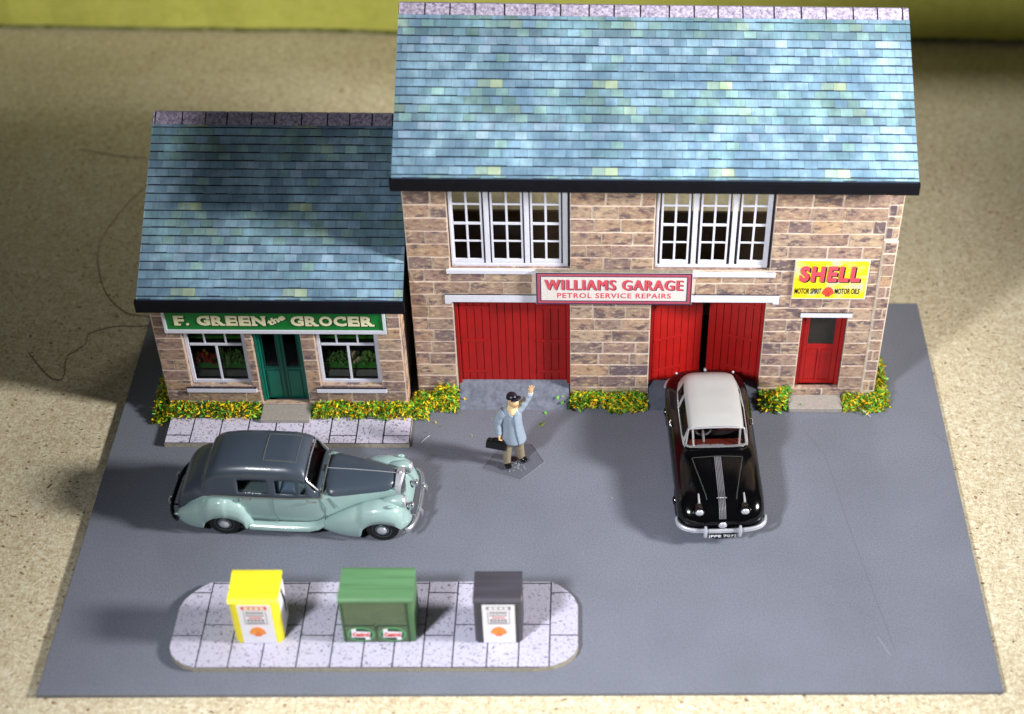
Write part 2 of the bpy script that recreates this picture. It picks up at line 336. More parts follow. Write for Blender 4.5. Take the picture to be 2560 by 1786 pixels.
def lettering(mb, text, x0, x1, z0, z1, y, depth=.006, bold=0.0, frame=None, shear=0.0, space=1.0):
    """text as raised print; frame = (origin, right, up, out) or the plane facing -y"""
    cu = bpy.data.curves.new('lettering', 'FONT'); cu.body = text; cu.offset = bold; cu.resolution_u = 3; cu.shear = shear; cu.space_character = space
    to = bpy.data.objects.new('lettering', cu); COL.objects.link(to)
    dg = bpy.context.evaluated_depsgraph_get(); me = bpy.data.meshes.new_from_object(to.evaluated_get(dg))
    vs = [v.co.copy() for v in me.vertices]; fs = [tuple(p.vertices) for p in me.polygons]
    bpy.data.objects.remove(to); bpy.data.curves.remove(cu); bpy.data.meshes.remove(me)
    ax, bx = min(v.x for v in vs), max(v.x for v in vs); az, bz = min(v.y for v in vs), max(v.y for v in vs)
    sx, sz = (x1-x0)/(bx-ax), (z1-z0)/(bz-az)
    if frame is None: frame = (Vector((0, y, 0)), Vector((1, 0, 0)), Vector((0, 0, 1)), Vector((0, -1, 0)))
    O, Rr, U, N = [Vector(a) for a in frame]
    n = len(vs); b = len(mb.v)
    for off in (0, depth):
        for v in vs: mb.v.append(tuple(O + Rr*(x0+(v.x-ax)*sx) + U*(z0+(v.y-az)*sz) + N*off))
    ed = {}
    for f in fs:
        mb.q(*[b+n+i for i in f])
        for i in range(len(f)):
            e = (f[i], f[(i+1) % len(f)]); ed[e] = ed.get(e, 0)+1
    for (i, j) in ed:
        if (j, i) not in ed: mb.q(b+i, b+j, b+n+j, b+n+i)
    return mb
def flat(mb, pts, frame, depth=.005):
    O, Rr, U, N = [Vector(a) for a in frame]; b = len(mb.v); n = len(pts)
    for off in (0, depth):
        for (x, z) in pts: mb.v.append(tuple(O + Rr*x + U*z + N*off))
    mb.q(*[b+n+i for i in range(n)])
    for i in range(n): j = (i+1) % n; mb.q(b+i, b+j, b+n+j, b+n+i)
    return mb
def rect(mb, x0, x1, z0, z1, frame, depth=.005): return flat(mb, [(x0, z0), (x1, z0), (x1, z1), (x0, z1)], frame, depth)
def pecten(mb, cx, cz, w_, h_, frame, depth, mats):
    """scallop emblem: fan, ribs, hinge; mats = material slots (fan, rib)"""
    mb.cur = mats[0]; n = 7; pts = [(cx-w_*.16, cz-h_*.5), (cx+w_*.16, cz-h_*.5), (cx+w_*.22, cz-h_*.34)]
    for i in range(29):
        a = math.radians(8+164*i/28); r = 1-.06*abs(math.cos(math.pi*(i/28)*n)); pts.append((cx+w_*.5*r*math.cos(a), cz-h_*.3+h_*.8*r*math.sin(a)))
    pts.append((cx-w_*.22, cz-h_*.34)); flat(mb, pts, frame, depth)
    mb.cur = mats[1]
    for i in range(n):
        a = math.radians(20+140*i/(n-1)); d = .035
        f = lambda r, s_: (cx+w_*.5*r*math.cos(a+s_), cz-h_*.3+h_*.8*r*math.sin(a+s_))
        flat(mb, [f(.25, -d), f(.85, -d*1.4), f(.9, 0), f(.85, d*1.4), f(.25, d)], frame, depth+.003)
    mb.cur = 0
FY = lambda y: (Vector((0, y, 0)), Vector((1, 0, 0)), Vector((0, 0, 1)), Vector((0, -1, 0)))

# ------------------------------------------------------------------ setting
TZ = -.105
tt = MB().box(-40, 60, -30, 70, TZ-1.2, TZ); tag(obj('tabletop', tt, 'chip'), 'pale chipboard tabletop flecked with dark specks', None, None, 'structure')
fc = MB().prism([(0, 0), (17.86, .03), (17.86, 11.05), (0, 11.05)], .1, 'z', -.1)
fo = obj('forecourt', fc, ['card'], bevel=.012); tag(fo, 'flat grey card forecourt that carries the whole model', None, None, 'structure')

# lime board behind
lb = thing('backing_board', (8, 22.8, TZ), 'lime green painted board along the back of the tabletop', 'board')
prs = []
for i in range(61):
    x = -24 + i*1.1; prs.append((x, 22.93 - .007*(x+7) + rng.normal(0, .03)))
pts = prs + [(42, 23.6), (-24, 23.8)]
obj('panel', MB().prism(pts, 6.0, 'z', TZ+.16), 'lime', lb)
pe = [(x, y+.02+abs(rng.normal(0, .03))) for x, y in prs] + [(42, 23.55), (-24, 23.75)]
obj('torn_edge', MB().prism(pe, .155, 'z', TZ+.002), 'torn', lb)

# loose copper wire
def smooth_path(P, n=6):
    P = [Vector(p) for p in P]; out = []
    for i in range(len(P)-1):
        a, b, c, d = P[max(i-1, 0)], P[i], P[i+1], P[min(i+2, len(P)-1)]
        for k in range(n):
            t = k/n; out.append(.5*((2*b)+(-a+c)*t+(2*a-5*b+4*c-d)*t*t+(-a+3*b-3*c+d)*t**3))
    return out + [P[-1]]
w1 = [(-1.13, 15.59), (-1.46, 14.85), (-1.7, 14.0), (-1.81, 13.32), (-1.73, 12.58), (-1.47, 11.81), (-1.18, 11.24), (-.75, 10.75), (-.48, 10.6), (-.12, 10.54), (.1, 10.4), (-.12, 10.21), (-.71, 10.2), (-1.15, 10.05), (-1.34, 9.9), (-1.33, 9.6), (-1.5, 9.34), (-1.65, 9.14), (-1.56, 8.62), (-1.59, 8.43), (-1.79, 8.45), (-2.1, 8.76), (-2.53, 9.3)]
w0 = [(-3.23, 17.07), (-2.71, 16.96), (-2.04, 16.77), (-1.31, 16.71), (-.6, 16.4)]
tag(obj('copper_wire', MB().tube(smooth_path([(x, y, TZ+.012) for x, y in w0+w1]), .0075, 6), 'wire', smooth=True), 'thin loose copper wire curling over the chipboard beside the shop', 'wire')

# ------------------------------------------------------------------ walls
def wall_mesh(x0, x1, z0, z1, y0, y1, ops, top=None):
    """upright wall between y0 (front) and y1, with rectangular openings [x0,x1,z0,z1]"""
    xs = sorted({x0, x1, *[v for o in ops for v in o[:2]]}); zs = sorted({z0, z1, *[min(max(v, z0), z1) for o in ops for v in o[2:]]})
    inop = lambda x, z: any(o[0] < x < o[1] and o[2] < z < o[3] for o in ops)
    nx, nz = len(xs)-1, len(zs)-1
    solid = lambda i, k: 0 <= i < nx and 0 <= k < nz and not inop((xs[i]+xs[i+1])/2, (zs[k]+zs[k+1])/2)
    mb = MB()
    def quad(a, b, c, d): n = len(mb.v); mb.v.extend([a, b, c, d]); mb.q(n, n+1, n+2, n+3)
    for i in range(nx):
        for k in range(nz):
            if not solid(i, k): continue
            a, b, c, d = xs[i], xs[i+1], zs[k], zs[k+1]
            quad((a, y0, c), (b, y0, c), (b, y0, d), (a, y0, d)); quad((b, y1, c), (a, y1, c), (a, y1, d), (b, y1, d))
            mb.cur = 1
            if not solid(i-1, k): quad((a, y1, c), (a, y0, c), (a, y0, d), (a, y1, d))
            if not solid(i+1, k): quad((b, y0, c), (b, y1, c), (b, y1, d), (b, y0, d))
            if not solid(i, k-1): quad((a, y1, c), (b, y1, c), (b, y0, c), (a, y0, c))
            if not solid(i, k+1): quad((a, y0, d), (b, y0, d), (b, y1, d), (a, y1, d))
            mb.cur = 0
    return mb
BRICKS = []
for k in range(8):
    j = lambda: random.uniform(-.02, .02)
    mb = MB(); mb.v = [(-.5+j(), -1+random.uniform(-.3, .2), -.5+j()*2), (.5+j(), -1+random.uniform(-.3, .2), -.5+j()*2), (.5+j(), -1+random.uniform(-.3, .2), .5+j()*2), (-.5+j(), -1+random.uniform(-.3, .2), .5+j()*2), (-.5, 0, -.5), (.5, 0, -.5), (.5, 0, .5), (-.5, 0, .5)]
    for f in ((0, 1, 2, 3), (1, 5, 6, 2), (4, 0, 3, 7), (3, 2, 6, 7), (4, 5, 1, 0)): mb.q(*f)
    BRICKS.append(mesh_of('brick', mb, 'stone'))
def lay_bricks(parent, x0, x1, z0, z1, y, ops, course, lmin, lmax, proud=.014, gap=.042, axis='x', seed=1):
    r = random.Random(seed); n = max(1, round((z1-z0)/course)); h = (z1-z0)/n; cnt = 0
    for k in range(n):
        a, b = z0+k*h, z0+(k+1)*h
        xs = sorted({x0, x1, *[min(max(v, x0), x1) for o in ops for v in o[:2] if o[2] < b and o[3] > a]})
        segs = []
        for i in range(len(xs)-1):
            lo, hi = a, b; m = (xs[i]+xs[i+1])/2; drop = xs[i+1]-xs[i] < 1e-6
            for o in ops:
                if o[0] < m < o[1] and o[2] < b and o[3] > a:
                    if o[2] <= a+.001 and o[3] >= b-.001: drop = True
                    elif o[2] > a and (o[3] >= b or o[2]-a > b-o[3]): hi = min(hi, o[2])
                    else: lo = max(lo, o[3])
            if drop or hi-lo < .09: continue
            if segs and abs(segs[-1][1]-xs[i]) < 1e-6 and abs(segs[-1][2]-lo) < .03 and abs(segs[-1][3]-hi) < .03: segs[-1][1] = xs[i+1]
            else: segs.append([xs[i], xs[i+1], lo, hi])
        for (sa, sb, lo, hi) in segs:
            x = sa; first = True
            while x < sb-.02:
                L = r.uniform(lmin, lmax)*(.6 if first and r.random() < .5 else 1); first = False
                if sb-x-L < lmin*.55: L = sb-x if sb-x < lmax*1.15 else (sb-x)/2
                c = x+L/2; cz = (lo+hi)/2; s = (max(.03, L-gap), proud, max(.03, hi-lo-gap*r.uniform(.8, 1.1)))
                if axis == 'x': piece('brick', r.choice(BRICKS), parent, (c, y, cz), s)
                else: piece('brick', r.choice(BRICKS), parent, (y, c, cz), s, (0, 0, math.radians(90)))
                cnt += 1; x += L
    return cnt

# slate pattern read from the printed sheet: ten courses of nine
SL = dict(Y=S(206, 220, 168), y=S(176, 200, 150), g=S(104, 150, 124), G=S(158, 206, 186), b=S(112, 158, 198), B=S(150, 190, 222), d=S(88, 132, 180), t=S(108, 164, 182), w=S(182, 208, 244), k=S(84, 124, 146))
SLM = tuple(sum(v[k] for v in SL.values())/len(SL) for k in range(3))
SLG = S(142, 166, 177)
SL = {k: tuple((.62*a+.38*g) if k == 'Y' else (.36*a+.64*g) for a, g in zip(v, SLG)) for k, v in SL.items()}
TILE = ['YbbbbBBdy', 'GbbtGtbgt', 'bgBBBttgg', 'GyBGttttg', 'kkGktktgk', 'BBbwwbBbw', 'bbwbbBBtw', 'GbBBBBdBb', 'tbbbBBbBt', 'bbBbbbbbb']
pl = MB(); pl.v = [(-.5, -.5, .0), (.5, -.5, .0), (.5, .5, .0), (-.5, .5, .0), (-.5, -.5, 1), (.5, -.5, 1), (.5, .5, .35), (-.5, .5, .35)]
for f in ((4, 5, 6, 7), (0, 1, 5, 4), (1, 2, 6, 5), (2, 3, 7, 6), (3, 0, 4, 7)): pl.q(*f)
SLATE = mesh_of('slate', pl, 'slate')
def make_roof(root, xl, xr, ye, ze, yr, zr, first, pitch, rows, period, phase, tint, ridge_h, ridge_cuts, ridge_mat, fascia_h, cap=300):
    """single slope from the eave (ye, ze) up to the ridge (yr, zr)"""
    dy, dz = yr-ye, zr-ze; L = math.hypot(dy, dz); uy, uz = dy/L, dz/L; ny, nz = -uz, uy; th = .10
    ang = math.atan2(dz, dy)
    P = lambda s, n=0: (ye+uy*s+ny*n, ze+uz*s+nz*n)
    a, b = P(0, -.012), P(L, -.012)
    body = MB().prism([a, b, (b[0]+.012, b[1]-.02), (b[0]+.012, b[1]-th*1.3), (a[0]+.012, a[1]-th*.8)], xr-xl-.012, 'x', xl+.006)
    roof = obj('roof', body, 'under', root)
    obj('fascia_board', MB().box(xl-.04, xr+.03, ye-.05, ye+.06, ze-fascia_h, ze-.02), 'black', roof, bevel=.012)
    cw = period/9; sl = []
    for k in range(rows):
        s0 = 0 if k == 0 else first+(k-1)*pitch; s1 = first+k*pitch
        row = TILE[(1-k) % 10 if k else 1]
        off = cw*.5 if k % 2 == 0 else 0; off = off*.9
        i0 = math.floor((xl-phase-off)/cw)-1; i1 = math.ceil((xr-phase-off)/cw)+1
        for i in range(i0, i1):
            x0, x1 = max(xl, phase+off+(i-.5)*cw), min(xr, phase+off+(i+.5)*cw)
            if x1-x0 < .03: continue
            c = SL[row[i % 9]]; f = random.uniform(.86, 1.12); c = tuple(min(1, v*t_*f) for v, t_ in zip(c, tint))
            sl.append(((x0+x1)/2, x1-x0-.005, (s0+s1)/2, s1-s0, c))
    far = MB(); tone = []
    for n, (cx, w_, cs, h_, c) in enumerate(sl):
        gap = .024*random.uniform(.6, 1.3); cs += gap/2; h_ -= gap
        if n < cap:
            y, z = P(cs, -.010); piece('slate', SLATE, roof, (cx, y, z), (w_, h_, .019*random.uniform(.85, 1.15)), (ang, 0, random.uniform(-.006, .006)), c)
        else:
            b0 = len(far.v)
            for (sx, sy, sn) in ((-.5, -.5, 0), (.5, -.5, 0), (.5, .5, 0), (-.5, .5, 0), (-.5, -.5, 1), (.5, -.5, 1), (.5, .5, .35), (-.5, .5, .35)):
                y, z = P(cs+sy*h_, -.010+sn*.019); far.v.append((cx+sx*w_, y, z)); tone.append((*c, 1))
            for f in ((4, 5, 6, 7), (0, 1, 5, 4), (1, 2, 6, 5), (2, 3, 7, 6), (3, 0, 4, 7)): far.q(*[b0+i for i in f])
    fo_ = obj('slate_courses', far, 'slate_s', roof); at = fo_.data.color_attributes.new('tone', 'FLOAT_COLOR', 'POINT'); at.data.foreach_set('color', np.array(tone, dtype=np.float32).ravel()); fo_['kind'] = 'stuff'
    # folded card ridge, one piece per printed tile
    for x0, x1 in zip(ridge_cuts[:-1], ridge_cuts[1:]):
        p = [P(L-ridge_h, .004), P(L-ridge_h, .022), P(L, .03), (P(L)[0]+.10, P(L)[1]-.02), (P(L)[0]+.10, P(L)[1]-.16), (P(L)[0]+.085, P(L)[1]-.16), P(L, .006)]
        obj('ridge_tile', MB().prism(p, x1-x0-.03, 'x', x0+.015), ridge_mat, roof)
    q = [P(L-ridge_h+.004, .002), P(L-ridge_h+.004, .012), P(L, .018), (P(L)[0]+.09, P(L)[1]-.03), (P(L)[0]+.09, P(L)[1]-.15), P(L, -.01)]
    obj('ridge_strip', MB().prism(q, xr-xl-.01, 'x', xl+.005), 'groove', roof)
    return roof

# ------------------------------------------------------------------ garage
G = thing('garage', (11.4, 9.3, 0), 'two storey stone garage with blue slate roof and red wooden doors', 'garage')
GY = 7.82
OPS = [(7.24, 9.69, 3.70, 5.86), (11.40, 13.80, 3.68, 5.86), (7.24, 9.68, .02, 2.79), (11.38, 13.80, .02, 2.80), (14.60, 15.57, .32, 2.42)]
gw = wall_mesh(6.37, 16.36, 0, 6.02, GY, GY+.10, OPS)
W = obj('wall', gw, ['mortar', 'stone'], G)
lay_bricks(W, 6.375, 16.08, 0, 6.0, GY+.002, OPS + [(8.9, 12.3, 2.86, 3.68), (14.4, 15.75, 3.05, 3.92)], .325, .48, .84, seed=3)
# quoin strip glued over the right hand corner
qs = obj('corner_strip', MB().box(16.10, 16.375, GY-.022, GY-.002, .25, 4.5), 'mortar', G)
lay_bricks(qs, 16.11, 16.37, .27, 4.48, GY-.021, [], .30, .16, .3, proud=.012, seed=9)
lay_bricks(W, 16.09, 16.36, 4.55, 6.0, GY+.002, [], .30, .16, .3, seed=10)
gab = [(GY+.10, 0), (11.0, 0), (11.0, 7.95), (GY+.10, 6.08)]
obj('side_wall', MB().prism(gab, .09, 'x', 6.37), 'blackm', G); obj('side_wall', MB().prism(gab, .09, 'x', 16.27), 'stone', G)  # left wall black: shade of the gap beside the shop put into its colour
obj('floor_shade', MB().box(6.47, 16.26, GY+.12, 10.9, .015, .03), 'blackm', G)  # black sheet paints the shade on the floor inside
obj('rear_wall', MB().box(6.47, 16.26, 10.55, 10.62, .03, 3.05), 'inner', G)
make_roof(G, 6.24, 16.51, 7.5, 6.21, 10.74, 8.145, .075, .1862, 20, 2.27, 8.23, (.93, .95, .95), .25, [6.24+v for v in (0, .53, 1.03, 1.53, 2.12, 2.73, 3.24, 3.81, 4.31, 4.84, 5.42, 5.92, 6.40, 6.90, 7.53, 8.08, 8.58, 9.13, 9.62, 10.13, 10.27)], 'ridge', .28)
def garage_window(x0, x1, sash):
    y = GY+.07
    back = MB()
    fr = MB(); fr.box(x0+.02, x0+.075, y, y+.05, 3.70, 5.86); fr.box(x1-.15, x1-.05, y, y+.05, 3.70, 5.86); fr.box(x0+.076, x1-.151, y-.005, y+.05, 3.70, 3.775)
    for (a, b), (c, d) in zip(sash[:-1], sash[1:]): m = (b+c)/2; fr.box(m-.05, m+.05, y-.004, y+.05, 3.776, 5.86)
    f = obj('window', fr, 'white', G, bevel=.006)
    ln = MB()
    ln.box(x0+.005, x0+.019, y+.02, y+.06, 3.70, 5.86); ln.box(x1-.05, x1-.002, y+.02, y+.06, 3.70, 5.86)
    for (a, b) in sash:
        for k, g in enumerate((.078, .045)):
            for (p, q) in ((a-g, a-g+.03), (b+g-.03, b+g)): ln.box(p, q, y+.015+k*.01, y+.03+k*.01, 3.776, 5.86)
    obj('frame_line', ln, 'groove', f)
    for (a, b) in sash:
        s = MB(); yy = y+.012
        s.box(a-.048, a-.006, yy, yy+.04, 3.80, 5.86); s.box(b+.006, b+.048, yy, yy+.04, 3.80, 5.86); s.box(a-.0475, b+.0475, yy-.004, yy+.036, 3.785, 3.875)
        m = (a+b)/2; s.box(m-.022, m+.022, yy+.004, yy+.034, 3.876, 5.86)
        for z, h in ((4.345, .036), (4.80, .055), (5.285, .04)): s.box(a-.005, b+.005, yy+.001-.004*(h > .05), yy+.032, z-h/2, z+h/2)
        obj('sash', s, 'white', f, bevel=.004)
        zs = [3.875, 4.345, 4.80, 5.285, 5.86]
        for (p, q) in ((a-.006, m-.022), (m+.022, b+.006)):
            for c, d in zip(zs[:-1], zs[1:]): obj('pane', MB().box(p, q, yy+.02, yy+.024, c+.02, d-.02), 'glass', f)
    return f
garage_window(7.24, 9.69, [(7.35, 7.88), (8.14, 8.69), (8.94, 9.46)])
garage_window(11.40, 13.80, [(11.57, 12.06), (12.36, 12.85), (13.16, 13.66)])
obj('window_sill', MB().box(7.15, 9.78, GY-.06, GY+.02, 3.59, 3.69), 'white', G, bevel=.006)
obj('window_sill', MB().box(11.30, 13.93, GY-.06, GY+.02, 3.54, 3.64), 'white', G, bevel=.006)
def lintel(x0, x1, z0, z1, drop):
    if drop: p = [(x0, z0-drop), (x0+.13, z0-drop), (x0+.13, z0), (x1-.13, z0), (x1-.13, z0-drop), (x1, z0-drop), (x1, z1), (x0, z1)]
    else: p = [(x0, z0), (x1, z0), (x1, z1), (x0, z1)]
    o = obj('lintel', MB().prism(p, .05, 'y', GY-.035), 'white', G, bevel=.005)
    obj('ink_line', MB().box(x0, x1, GY-.030, GY-.018, z1+.001, z1+.02), 'groove', o)
lintel(7.08, 9.86, 2.80, 2.99, .05); lintel(11.22, 14.06, 2.83, 3.02, .05); lintel(14.55, 15.65, 2.42, 2.535, 0)
# left doors, shut: one frame and fourteen boards
gd = obj('garage_door', MB().box(7.26, 9.66, 8.06, 8.10, .30, 2.85), 'redline', G)
for a_, b_ in ((7.245, 7.315), (9.60, 9.675)): obj('door_jamb', MB().box(a_, b_, 7.93, 8.05, .3, 2.85), 'red', gd, bevel=.006)
xs = np.linspace(7.325, 9.592, 15)
for a, b in zip(xs[:-1], xs[1:]): obj('plank', MB().box(a+.006, b-.006, 8.01+random.uniform(-.003, .003), 8.055, .31, 2.84), 'red', gd, bevel=.004)
for (a, b) in ((7.33, 7.97), (8.95, 9.585)):
    for z in (.62, 1.52, 2.48):
        st = obj('hinge_strap', MB().box(a, b, 7.998, 8.006, z-.035, z+.035), 'red', gd, bevel=.003)
# right doors, ajar
def leaf(hx, ang, sgn):
    th = math.radians(ang); wd = 1.135
    T = Matrix.Translation((hx, 8.0, 0)) @ Matrix.Rotation(th*sgn, 4, 'Z')
    def bxw(a, b, y0, y1, z0, z1):
        m = MB().box(min(a*sgn, b*sgn), max(a*sgn, b*sgn), y0, y1, z0, z1); m.v = [tuple(T @ Vector(v)) for v in m.v]; return m
    d = obj('garage_door', bxw(0, wd, .035, .06, .30, 2.85), 'redline', G)
    e = np.linspace(0, wd, 8)
    for a, b in zip(e[:-1], e[1:]): obj('plank', bxw(a+.006, b-.006, random.uniform(-.003, .002), .034, .31, 2.84), 'red', d, bevel=.004)
    for z in (.62, 1.52, 2.48): obj('hinge_strap', bxw(.02, .68, -.012, -.004, z-.035, z+.035), 'red', d, bevel=.003)
leaf(11.46, 19, 1); leaf(13.74, 19, -1)
for a_, b_ in ((11.385, 11.45), (13.745, 13.80)): obj('door_jamb', MB().box(a_, b_, 7.93, 8.05, .3, 2.85), 'red', G, bevel=.006)
# small red door
rd = obj('door', MB().box(14.66, 15.52, 7.99, 8.02, .33, 2.42), 'red', G)
for a_, b_ in ((14.605, 14.68), (15.49, 15.565)): obj('door_jamb', MB().box(a_, b_, 7.93, 8.03, .325, 2.42), 'red', rd, bevel=.006)
obj('door_rail', MB().box(14.69, 14.79, 7.965, 7.988, .33, 2.42).box(15.37, 15.48, 7.965, 7.988, .33, 2.42).box(14.791, 15.369, 7.966, 7.988, 1.36, 1.50).box(14.791, 15.369, 7.966, 7.988, .33, .42).box(15.05, 15.11, 7.966, 7.988, .421, 1.359), 'red', rd, bevel=.008)
for a, b in ((14.80, 15.04), (15.12, 15.36)): obj('door_panel', MB().box(a, b, 7.978, 7.989, .45, 1.33), 'red', rd, bevel=.006)
pn = obj('door_pane', MB().box(14.792, 15.368, 7.976, 7.984, 1.502, 2.42), simple('dark_door_glass', S(48, 44, 38), .15, var=.15), rd)
obj('glazing_bead', MB().box(14.775, 14.80, 7.958, 7.964, 1.48, 2.42).box(15.36, 15.385, 7.958, 7.964, 1.48, 2.42).box(14.801, 15.359, 7.958, 7.964, 1.475, 1.50), 'red', rd)

# ------------------------------------------------------------------ grocer's shop
SH = thing('grocer_shop', (3.6, 9.0, 0), 'small single storey grocer shop of stone with green door and slate roof', 'shop')
SY = 7.36
SOPS = [(1.62, 2.90, .78, 2.30), (4.36, 5.66, .80, 2.30), (3.06, 4.06, .25, 2.30)]
W2 = obj('wall', wall_mesh(1.06, 6.17, 0, 3.10, SY, SY+.10, SOPS), ['mortar', 'stone'], SH)
lay_bricks(W2, 1.065, 6.165, 0, 3.05, SY+.002, SOPS + [(1.33, 5.86, 2.36, 3.1)], .305, .46, .80, seed=21)
gab = [(SY+.10, 0), (10.95, 0), (10.95, 5.30), (SY+.10, 3.24)]
obj('side_wall', MB().prism(gab, .09, 'x', 1.06), 'stone', SH)
W3 = obj('side_wall', MB().prism(gab, .09, 'x', 6.075), 'mortar', SH)
for k in range(10):
    piece('brick', BRICKS[k % 8], W3, (6.165, SY+.24+.02*(k % 2), .16+k*.30), (.40, .014, .27), (0, 0, math.radians(90)))
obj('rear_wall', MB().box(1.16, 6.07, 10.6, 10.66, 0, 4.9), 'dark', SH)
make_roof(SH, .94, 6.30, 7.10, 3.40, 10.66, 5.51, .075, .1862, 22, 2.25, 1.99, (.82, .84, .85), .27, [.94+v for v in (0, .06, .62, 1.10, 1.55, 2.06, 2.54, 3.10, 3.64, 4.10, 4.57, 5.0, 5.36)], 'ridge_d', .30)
def shop_window(x0, x1, z0, z1):
    y = SY+.075
    f = obj('window', MB().box(x0+.006, x0+.085, y, y+.06, z0, z1).box(x1-.085, x1-.006, y, y+.06, z0, z1).box(x0+.086, x1-.086, y, y+.06, z0, z0+.085), 'white', SH, bevel=.006)
    zr = z0+1.10; m = (x0+x1)/2
    ln = MB().box(x0+.086, x0+.102, y+.03, y+.05, z0+.085, z1).box(x1-.102, x1-.086, y+.03, y+.05, z0+.085, z1).box(x0+.09, x1-.09, y+.034, y+.054, z0+.085, z0+.10)
    obj('frame_line', ln, 'groove', f)
    obj('glazing_bar', MB().box(x0+.10, x1-.10, y+.005, y+.05, zr-.03, zr+.03).box(m-.025, m+.025, y+.012, y+.05, z0+.086, zr-.031).box(m-.24, m-.20, y+.013, y+.05, zr+.031, z1).box(m+.20, m+.24, y+.013, y+.05, zr+.031, z1), 'white', f, bevel=.004)
    for (a, b, c, d) in ((x0+.10, m-.025, z0+.10, zr-.03), (m+.025, x1-.10, z0+.10, zr-.03), (x0+.10, m-.24, zr+.03, z1), (m-.20, m+.20, zr+.03, z1), (m+.24, x1-.10, zr+.03, z1)):
        obj('pane', MB().box(a, b, y+.026, y+.030, c, d), 'glass', f)
    obj('ink_line', MB().box(x0+.004, x1-.004, y+.01, y+.03, z0-.012, z0-.001), 'groove', f)
    # printed window display, built as shelves with produce
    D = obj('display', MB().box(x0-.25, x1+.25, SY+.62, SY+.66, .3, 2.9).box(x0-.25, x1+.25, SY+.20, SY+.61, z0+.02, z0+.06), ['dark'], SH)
    sh = MB().box(x0-.2, x1+.2, SY+.40, SY+.60, z0+.98, z0+1.04).box(x0-.2, x1+.2, SY+.30, SY+.60, z0+.22, z0+.38); sh.box(x0-.2, x1+.2, SY+.45, SY+.60, z0+1.5, z0+1.56)
    obj('display_shelf', sh, 'shelf', D)
    obj('display_tray', MB().box(x0-.1, x1+.1, SY+.215, SY+.29, z0+.062, z0+.18), 'tray', D)
    return D, z0
def heap(D, name, mat_, x0, x1, y0, y1, z, n, r0, r1, tall=1.0):
    b = MB()
    for i in range(n):
        r = random.uniform(r0, r1); b.ball((random.uniform(x0, x1), random.uniform(y0, y1), z+r+random.uniform(0, .16)), r, 6, 4, (1, 1, random.uniform(.8, 1.1)*tall))
    o = obj(name, b, mat_, D, smooth=True); o['kind'] = 'stuff'; return o
D1, z = shop_window(1.62, 2.90, .78, 2.30)
heap(D1, 'red_fruit', 'vegred', 1.70, 2.12, SY+.20, SY+.5, z+.38, 60, .025, .045); heap(D1, 'orange_fruit', 'vegorange', 1.75, 2.0, SY+.20, SY+.42, z+.46, 10, .03, .045)
heap(D1, 'leek_bundle', 'veggreen', 2.2, 2.5, SY+.22, SY+.5, z+.38, 26, .018, .024, 9); heap(D1, 'pea_pile', 'veggreen', 2.5, 2.84, SY+.21, SY+.5, z+.38, 50, .02, .04)
heap(D1, 'carrot_bunch', 'vegorange', 2.45, 2.84, SY+.44, SY+.55, z+1.06, 18, .014, .02, 6); heap(D1, 'tomato_row', 'vegred', 2.2, 2.42, SY+.44, SY+.55, z+1.06, 16, .03, .045)
D2, z = shop_window(4.36, 5.66, .80, 2.30)
heap(D2, 'sprout_pile', 'veggreen', 4.5, 4.98, SY+.20, SY+.5, z+.38, 80, .022, .036); heap(D2, 'mushroom_pile', 'vegcream', 5.02, 5.2, SY+.19, SY+.42, z+.40, 14, .035, .05)
heap(D2, 'cabbage_pile', 'veggreen', 5.2, 5.6, SY+.21, SY+.5, z+.38, 40, .03, .05); heap(D2, 'parsnip_row', 'vegcream', 5.1, 5.55, SY+.44, SY+.52, z+1.06, 9, .02, .03, 4); heap(D2, 'rhubarb_bunch', 'vegred', 4.5, 5.0, SY+.44, SY+.55, z+1.06, 40, .014, .02, 5)
for (a, b) in ((1.50, 2.98), (4.26, 5.75)):
    s = obj('window_sill', MB().box(a, b, SY-.055, SY+.02, .605, .715), 'white', SH, bevel=.006); obj('ink_line', MB().box(a, b, SY-.05, SY-.016, .716, .735), 'groove', s)
# double door
dd = obj('door', MB().box(3.07, 4.05, SY+.165, SY+.185, .25, 1.18).box(3.07, 3.20, SY+.165, SY+.185, 1.18, 2.3).box(3.93, 4.05, SY+.165, SY+.185, 1.18, 2.3).box(3.50, 3.64, SY+.165, SY+.185, 1.18, 2.3).box(3.21, 3.49, SY+.165, SY+.185, 2.18, 2.3), 'dgreen', SH)
for a_, b_, c_ in ((3.065, 3.125, .06), (3.135, 3.165, .09), (4.02, 4.055, .06)): obj('door_jamb', MB().box(a_, b_, SY+c_, SY+.16, .255, 2.3), 'dgreen', dd, bevel=.006)
for a in (3.20, 3.64):
    obj('door_panel', MB().box(a+.015, a+.275, SY+.153, SY+.164, .34, 1.06), 'dgreen', dd, bevel=.008)
    obj('moulding', MB().box(a, a+.012, SY+.150, SY+.1645, .31, 1.08).box(a+.278, a+.29, SY+.150, SY+.1645, .31, 1.08).box(a+.0125, a+.2775, SY+.150, SY+.1645, 1.066, 1.08), 'dgreen2', dd)
    obj('door_pane', MB().box(a, a+.30, SY+.172, SY+.178, 1.18, 2.2), glass('door_glass', (.8, .8, .8), .15), dd)
    obj('glazing_bead', MB().box(a-.012, a+.012, SY+.150, SY+.1645, 1.16, 2.28).box(a+.28, a+.305, SY+.150, SY+.1645, 1.16, 2.28).box(a+.013, a+.279, SY+.150, SY+.1645, 1.14, 1.17), 'dgreen2', dd)
obj('meeting_stile', MB().box(3.555, 3.585, SY+.140, SY+.1645, .26, 2.3), 'dgreen2', dd)

